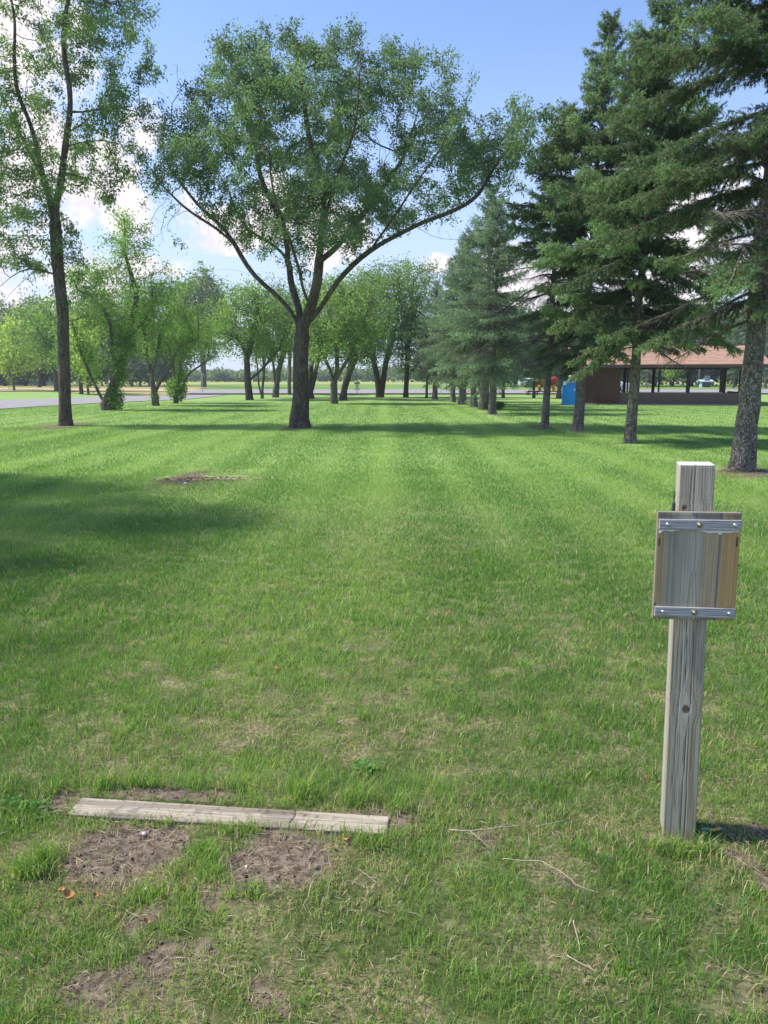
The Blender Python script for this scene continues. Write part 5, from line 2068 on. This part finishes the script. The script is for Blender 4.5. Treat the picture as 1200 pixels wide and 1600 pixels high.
def oval(mb, c, rx, ry, rz, n=14, m=9, tilt=0):
    V, F = [], []
    Rm = Matrix.Rotation(tilt, 3, 'Y')
    for i in range(m + 1):
        thh = math.pi * i / m
        for j in range(n):
            a = 2 * math.pi * j / n
            p = Rm @ Vector((math.cos(thh) * rx, math.sin(thh) * math.cos(a) * ry, math.sin(thh) * math.sin(a) * rz))
            V.append(tuple(p + Vector(c)))
    for i in range(m):
        for j in range(n):
            j2 = (j + 1) % n
            F.append((i * n + j, i * n + j2, (i + 1) * n + j2, (i + 1) * n + j))
    mb.add(V, F)


oval(b, (-9 * U, 0, 13.5 * U), 9.5 * U, 0.34, 6.0 * U, tilt=R(8))
oval(b, (-16.5 * U, 0, 13 * U), 3.6 * U, 0.22, 4.0 * U)
for x_ in (-12.5 * U, 10 * U):
    for y_ in (-0.22, 0.22):
        b.tube([(x_, y_, 9.5 * U), (x_ - 0.02, y_, 5 * U), (x_ + 0.03, y_, 0.02)], [0.17, 0.12, 0.13], 10)
b.build('body', m_yel, ani, smooth=True)
b = MB()
oval(b, (7 * U, 0, 15.0 * U), 9.5 * U, 0.40, 6.6 * U, tilt=R(-18))
b.tube([(14.5 * U, 0, 18 * U), (17.5 * U, 0, 21.5 * U), (18.5 * U, 0, 22 * U)], [0.10, 0.06, 0.03], 8)
b.build('saddle_shell', m_red, ani, smooth=True)
deck = empty('play_deck', (ani.location.x, Da, 0))
tag(deck, 'low wooden deck with orange edge under the playground animal', 'deck')
x0d, x1d = float(W(822, 612, Da)[0]) - ani.location.x, float(W(884, 612, Da)[0]) - ani.location.x
b = MB()
b.box(((x0d + x1d) / 2, 0, 0.37), (x1d - x0d - 0.02, 1.5, 0.10))
b.build('platform', noisy('orange brown board', (0.26, 0.10, 0.02), (0.36, 0.16, 0.03), 3, 0.8), deck)
for xx in (x0d + 0.18, x1d - 0.18, x0d + 1.0):
    b = MB()
    b.box((xx, -0.80, 0.38), (0.34, 0.06, 0.15))
    b.build('end_block', m_post, deck)
    for yy in (-0.5, 0.5):
        b = MB()
        b.box((xx, yy, 0.155), (0.10, 0.10, 0.31))
        b.build('leg', m_post, deck)

# ------------------------------------------------------------------ disc golf basket at the far end
m_galv = mat('galvanised steel', (0.35, 0.40, 0.42), 0.45, 0.5, 0.6)
g = G(558, 617.5)
bas = empty('disc_golf_basket', g)
tag(bas, 'small metal disc golf basket at the far end of the avenue', 'disc golf basket')
b = MB()
b.tube([(0, 0, -0.05), (0, 0, 1.25)], 0.035, 10)
b.build('pole', m_galv, bas)
b = MB()
b.lathe((0, 0, 1.10), [(0.26, 0), (0.28, 0.01), (0.28, 0.14), (0.26, 0.15)], 20)
b.build('band', mat('dark band', (0.05, 0.07, 0.09), 0.6), bas)
b = MB()
for i in range(14):
    a = i * 2 * math.pi / 14
    b.tube([(math.cos(a) * 0.24, math.sin(a) * 0.24, 1.09), (math.cos(a) * 0.15, math.sin(a) * 0.15, 0.85), (math.cos(a) * 0.05, math.sin(a) * 0.05, 0.66)], 0.009, 5)
b.build('chains', m_galv, bas)
b = MB()
for i in range(20):
    a = i * 2 * math.pi / 20
    b.tube([(math.cos(a) * 0.05, math.sin(a) * 0.05, 0.5), (math.cos(a) * 0.30, math.sin(a) * 0.30, 0.5), (math.cos(a) * 0.31, math.sin(a) * 0.31, 0.72)], 0.009, 5)
for zz in (0.5, 0.72):
    b.tube([(math.cos(a) * 0.31, math.sin(a) * 0.31, zz) for a in [i * 2 * math.pi / 24 for i in range(25)]], 0.012, 5)
b.build('tray', m_galv, bas)


# thin posts by the road
def signpost(px, py, top, lab, plate=True):
    g = G(px, py)
    r = empty('road_post', g)
    tag(r, lab, 'post', 'thin posts beside the road')
    h = float(W(px, top, g[1])[2])
    b = MB()
    b.tube([(0, 0, -0.1), (0, 0, h)], 0.035, 8)
    b.build('pole', m_galv, r)
    if plate:
        b = MB()
        b.box((0, 0.05, h - 0.18), (0.30, 0.012, 0.34))
        b.build('plate', m_galv, r, bevel=0.004)


signpost(317, 616, 583, 'thin post with small plate at the park road end')
signpost(689, 617, 592, 'thin post with small plate left of the spruce row', True)
signpost(698, 613, 590, 'bare thin post just right of the plated one by the spruces', False)

# ------------------------------------------------------------------ far vehicles, house, utility things
m_wpaint = mat('white paint', (0.75, 0.76, 0.78), 0.35, 0.5)
m_glass = mat('dark glass', (0.03, 0.04, 0.05), 0.15, 0.6)
m_tyre = mat('tyre rubber', (0.03, 0.03, 0.03), 0.9)


def wheel(parent, x, y, r=0.32, w_=0.22):
    b = MB()
    b.lathe((x - 0, y, r), [(r * 0.9, -w_ / 2), (r, -w_ / 2 + 0.03), (r, w_ / 2 - 0.03), (r * 0.9, w_ / 2)], 18, 'Y')
    o = b.build('wheel', m_tyre, parent)
    b = MB()
    b.lathe((x, y - w_ / 2 - 0.002, r), [(r * 0.6, 0), (r * 0.55, 0.02), (r * 0.2, 0.03)], 12, 'Y')
    b.build('rim', m_galv, o)


def car(px, py, lab):
    g = G(px, py)
    c = empty('parked_car', g + np.array([0, 0, 0.13]))
    tag(c, lab, 'car')
    b = MB()
    pr = [(-2.2, .35), (-2.25, .65), (-2.1, .85), (-1.3, .95), (-0.7, 1.38), (0.7, 1.42), (1.5, 1.0), (2.1, .92), (2.22, .6), (2.15, .35)]
    n = len(pr)
    for s in (-0.85, 0.85):
        b.v += [(x, s * (0.85 if z > 1.2 else 1), z) for x, z in pr]
    b.f += [tuple(range(n)), tuple(reversed(range(n, 2 * n)))]
    b.f += [(i, i + n, (i + 1) % n + n, (i + 1) % n) for i in range(n)]
    b.build('body', m_wpaint, c, bevel=0.04)
    for s in (-1, 1):
        b = MB()
        q = [(-1.05, 0.98), (-0.62, 1.32), (0.62, 1.35), (1.2, 1.02)]
        b.add([(x, s * (0.845 if z < 1.2 else 0.79), z) for x, z in q] + [(x, s * (0.875 if z < 1.2 else 0.82), z) for x, z in q], [(0, 1, 2, 3), (7, 6, 5, 4), (0, 4, 5, 1), (1, 5, 6, 2), (2, 6, 7, 3), (3, 7, 4, 0)])
        b.build('side_window', m_glass, c)
        for x in (-1.4, 1.4):
            wheel(c, x, s * 0.80)
    b = MB()
    b.box((2.2, -0.6, 0.68), (0.06, 0.3, 0.12))
    b.build('headlight', m_galv, c)
    b = MB()
    b.box((2.2, 0.6, 0.68), (0.06, 0.3, 0.12))
    b.build('headlight', m_galv, c)
    return c


car(950, 613.5, 'white car on the road partly hidden by the pavilion room')

g = G(822, 605.6)
tr_ = empty('camper_trailer', (g[0], g[1], 0))
tag(tr_, 'white camper trailer far across the road left of the playground animal', 'trailer')
b = MB()
b.box((0, 0, 0.95), (2.4, 1.9, 1.1))
b.box((0, 0, 1.56), (2.3, 1.8, 0.12), top=(0.9, 0.9))
b.build('body', m_wpaint, tr_, bevel=0.12)
b = MB()
b.box((0.35, -0.96, 1.1), (0.7, 0.03, 0.4))
b.build('window', m_glass, tr_)
b = MB()
b.box((-0.7, -0.96, 0.95), (0.5, 0.03, 0.95))
b.build('door', m_white, tr_)
b = MB()
b.tube([(-1.2, 0, 0.45), (-2.0, 0, 0.42)], 0.05, 8)
b.build('hitch', m_galv, tr_)
for s in (-1, 1):
    wheel(tr_, 0.1, s * 0.9, 0.33, 0.2)


def house(px, py, w_, d_, h, roofh, wallc, roofc, lab, name='house'):
    g = G(px, py)
    r = empty(name, g)
    tag(r, lab, name.replace('_', ' '))
    b = MB()
    b.box((0, d_ / 2, h / 2), (w_, d_, h))
    b.build('wall', noisy('siding', wallc, tuple(c * 0.88 for c in wallc), 2, 0.8, (0.3, 0.3, 6)), r)
    b = MB()
    o_ = 0.4
    V = [(-w_ / 2 - o_, -o_, h), (w_ / 2 + o_, -o_, h), (w_ / 2 + o_, d_ / 2, h + roofh), (-w_ / 2 - o_, d_ / 2, h + roofh), (w_ / 2 + o_, d_ + o_, h), (-w_ / 2 - o_, d_ + o_, h)]
    V2 = [(x, y, z + 0.15) for x, y, z in V]
    b.add(V + V2, [(0, 3, 2, 1), (3, 5, 4, 2), (6, 7, 8, 9), (9, 8, 10, 11), (0, 1, 7, 6), (5, 11, 10, 4), (0, 6, 9, 3), (3, 9, 11, 5), (1, 2, 8, 7), (2, 4, 10, 8)])
    b.build('roof', noisy('house roof', roofc, tuple(c * 1.2 for c in roofc), 3), r)
    for fx in (-0.28, 0.28):
        b = MB()
        b.box((fx * w_, -0.02, h * 0.58), (1.0, 0.06, 1.0))
        f = b.build('window', m_white, r)
        b = MB()
        b.box((fx * w_, -0.055, h * 0.58), (0.82, 0.03, 0.82))
        b.build('pane', m_glass, f)
    b = MB()
    b.box((0, -0.02, 1.03), (0.9, 0.06, 2.0))
    b.build('door', mat('door paint', (0.3, 0.32, 0.34)), r)


house(70, 601.8, 7.0, 6, 2.4, 1.9, (0.5, 0.55, 0.62), (0.12, 0.12, 0.13), 'small pale blue house among the trees at far left')
house(8, 602.4, 6.5, 4, 1.9, 0.7, (0.14, 0.11, 0.10), (0.13, 0.12, 0.12), 'low brown shed under the trees at far left', 'shed')
house(1104, 605.4, 1.5, 1.5, 0.9, 0.3, (0.32, 0.42, 0.58), (0.36, 0.44, 0.56), 'tiny pale blue shed beyond the pavilion posts', 'shed')

g = G(1091, 605)
up_ = empty('utility_pole', g)
tag(up_, 'tall pale utility pole beyond the pavilion', 'utility pole')
b = MB()
b.tube([(0, 0, -0.1), (0.05, 0, 8.5)], [0.16, 0.11], 10)
b.build('pole', M['bark_pale'], up_)
b = MB()
b.box((0.05, 0, 8.0), (1.8, 0.1, 0.12))
b.build('crossarm', M['bark_pale'], up_)
for s in (-0.8, 0.0, 0.8):
    b = MB()
    b.lathe((0.05 + s, 0, 8.06), [(0.04, 0), (0.05, 0.06), (0.03, 0.14), (0.01, 0.16)], 8)
    b.build('insulator', m_white, up_)

# ------------------------------------------------------------------ summer haze
hz = MB()
hz.box((0, 180, 14), (1100, 460, 30))
m_hz = bpy.data.materials.new('haze')
m_hz.use_nodes = True
w = NT(m_hz.node_tree)
w.n.clear()
ho = w.new('ShaderNodeOutputMaterial')
hv = w.new('ShaderNodeVolumePrincipled')
hv.inputs['Color'].default_value = (0.80, 0.88, 1.0, 1)
hv.inputs['Density'].default_value = 0.00045
hv.inputs['Anisotropy'].default_value = 0.2
w.l.new(hv.outputs[0], ho.inputs['Volume'])
hzo = hz.build('haze', m_hz)
tag(hzo, 'thin pale summer haze over the park', 'haze', kind='stuff')
SC.cycles.volume_bounces = 0
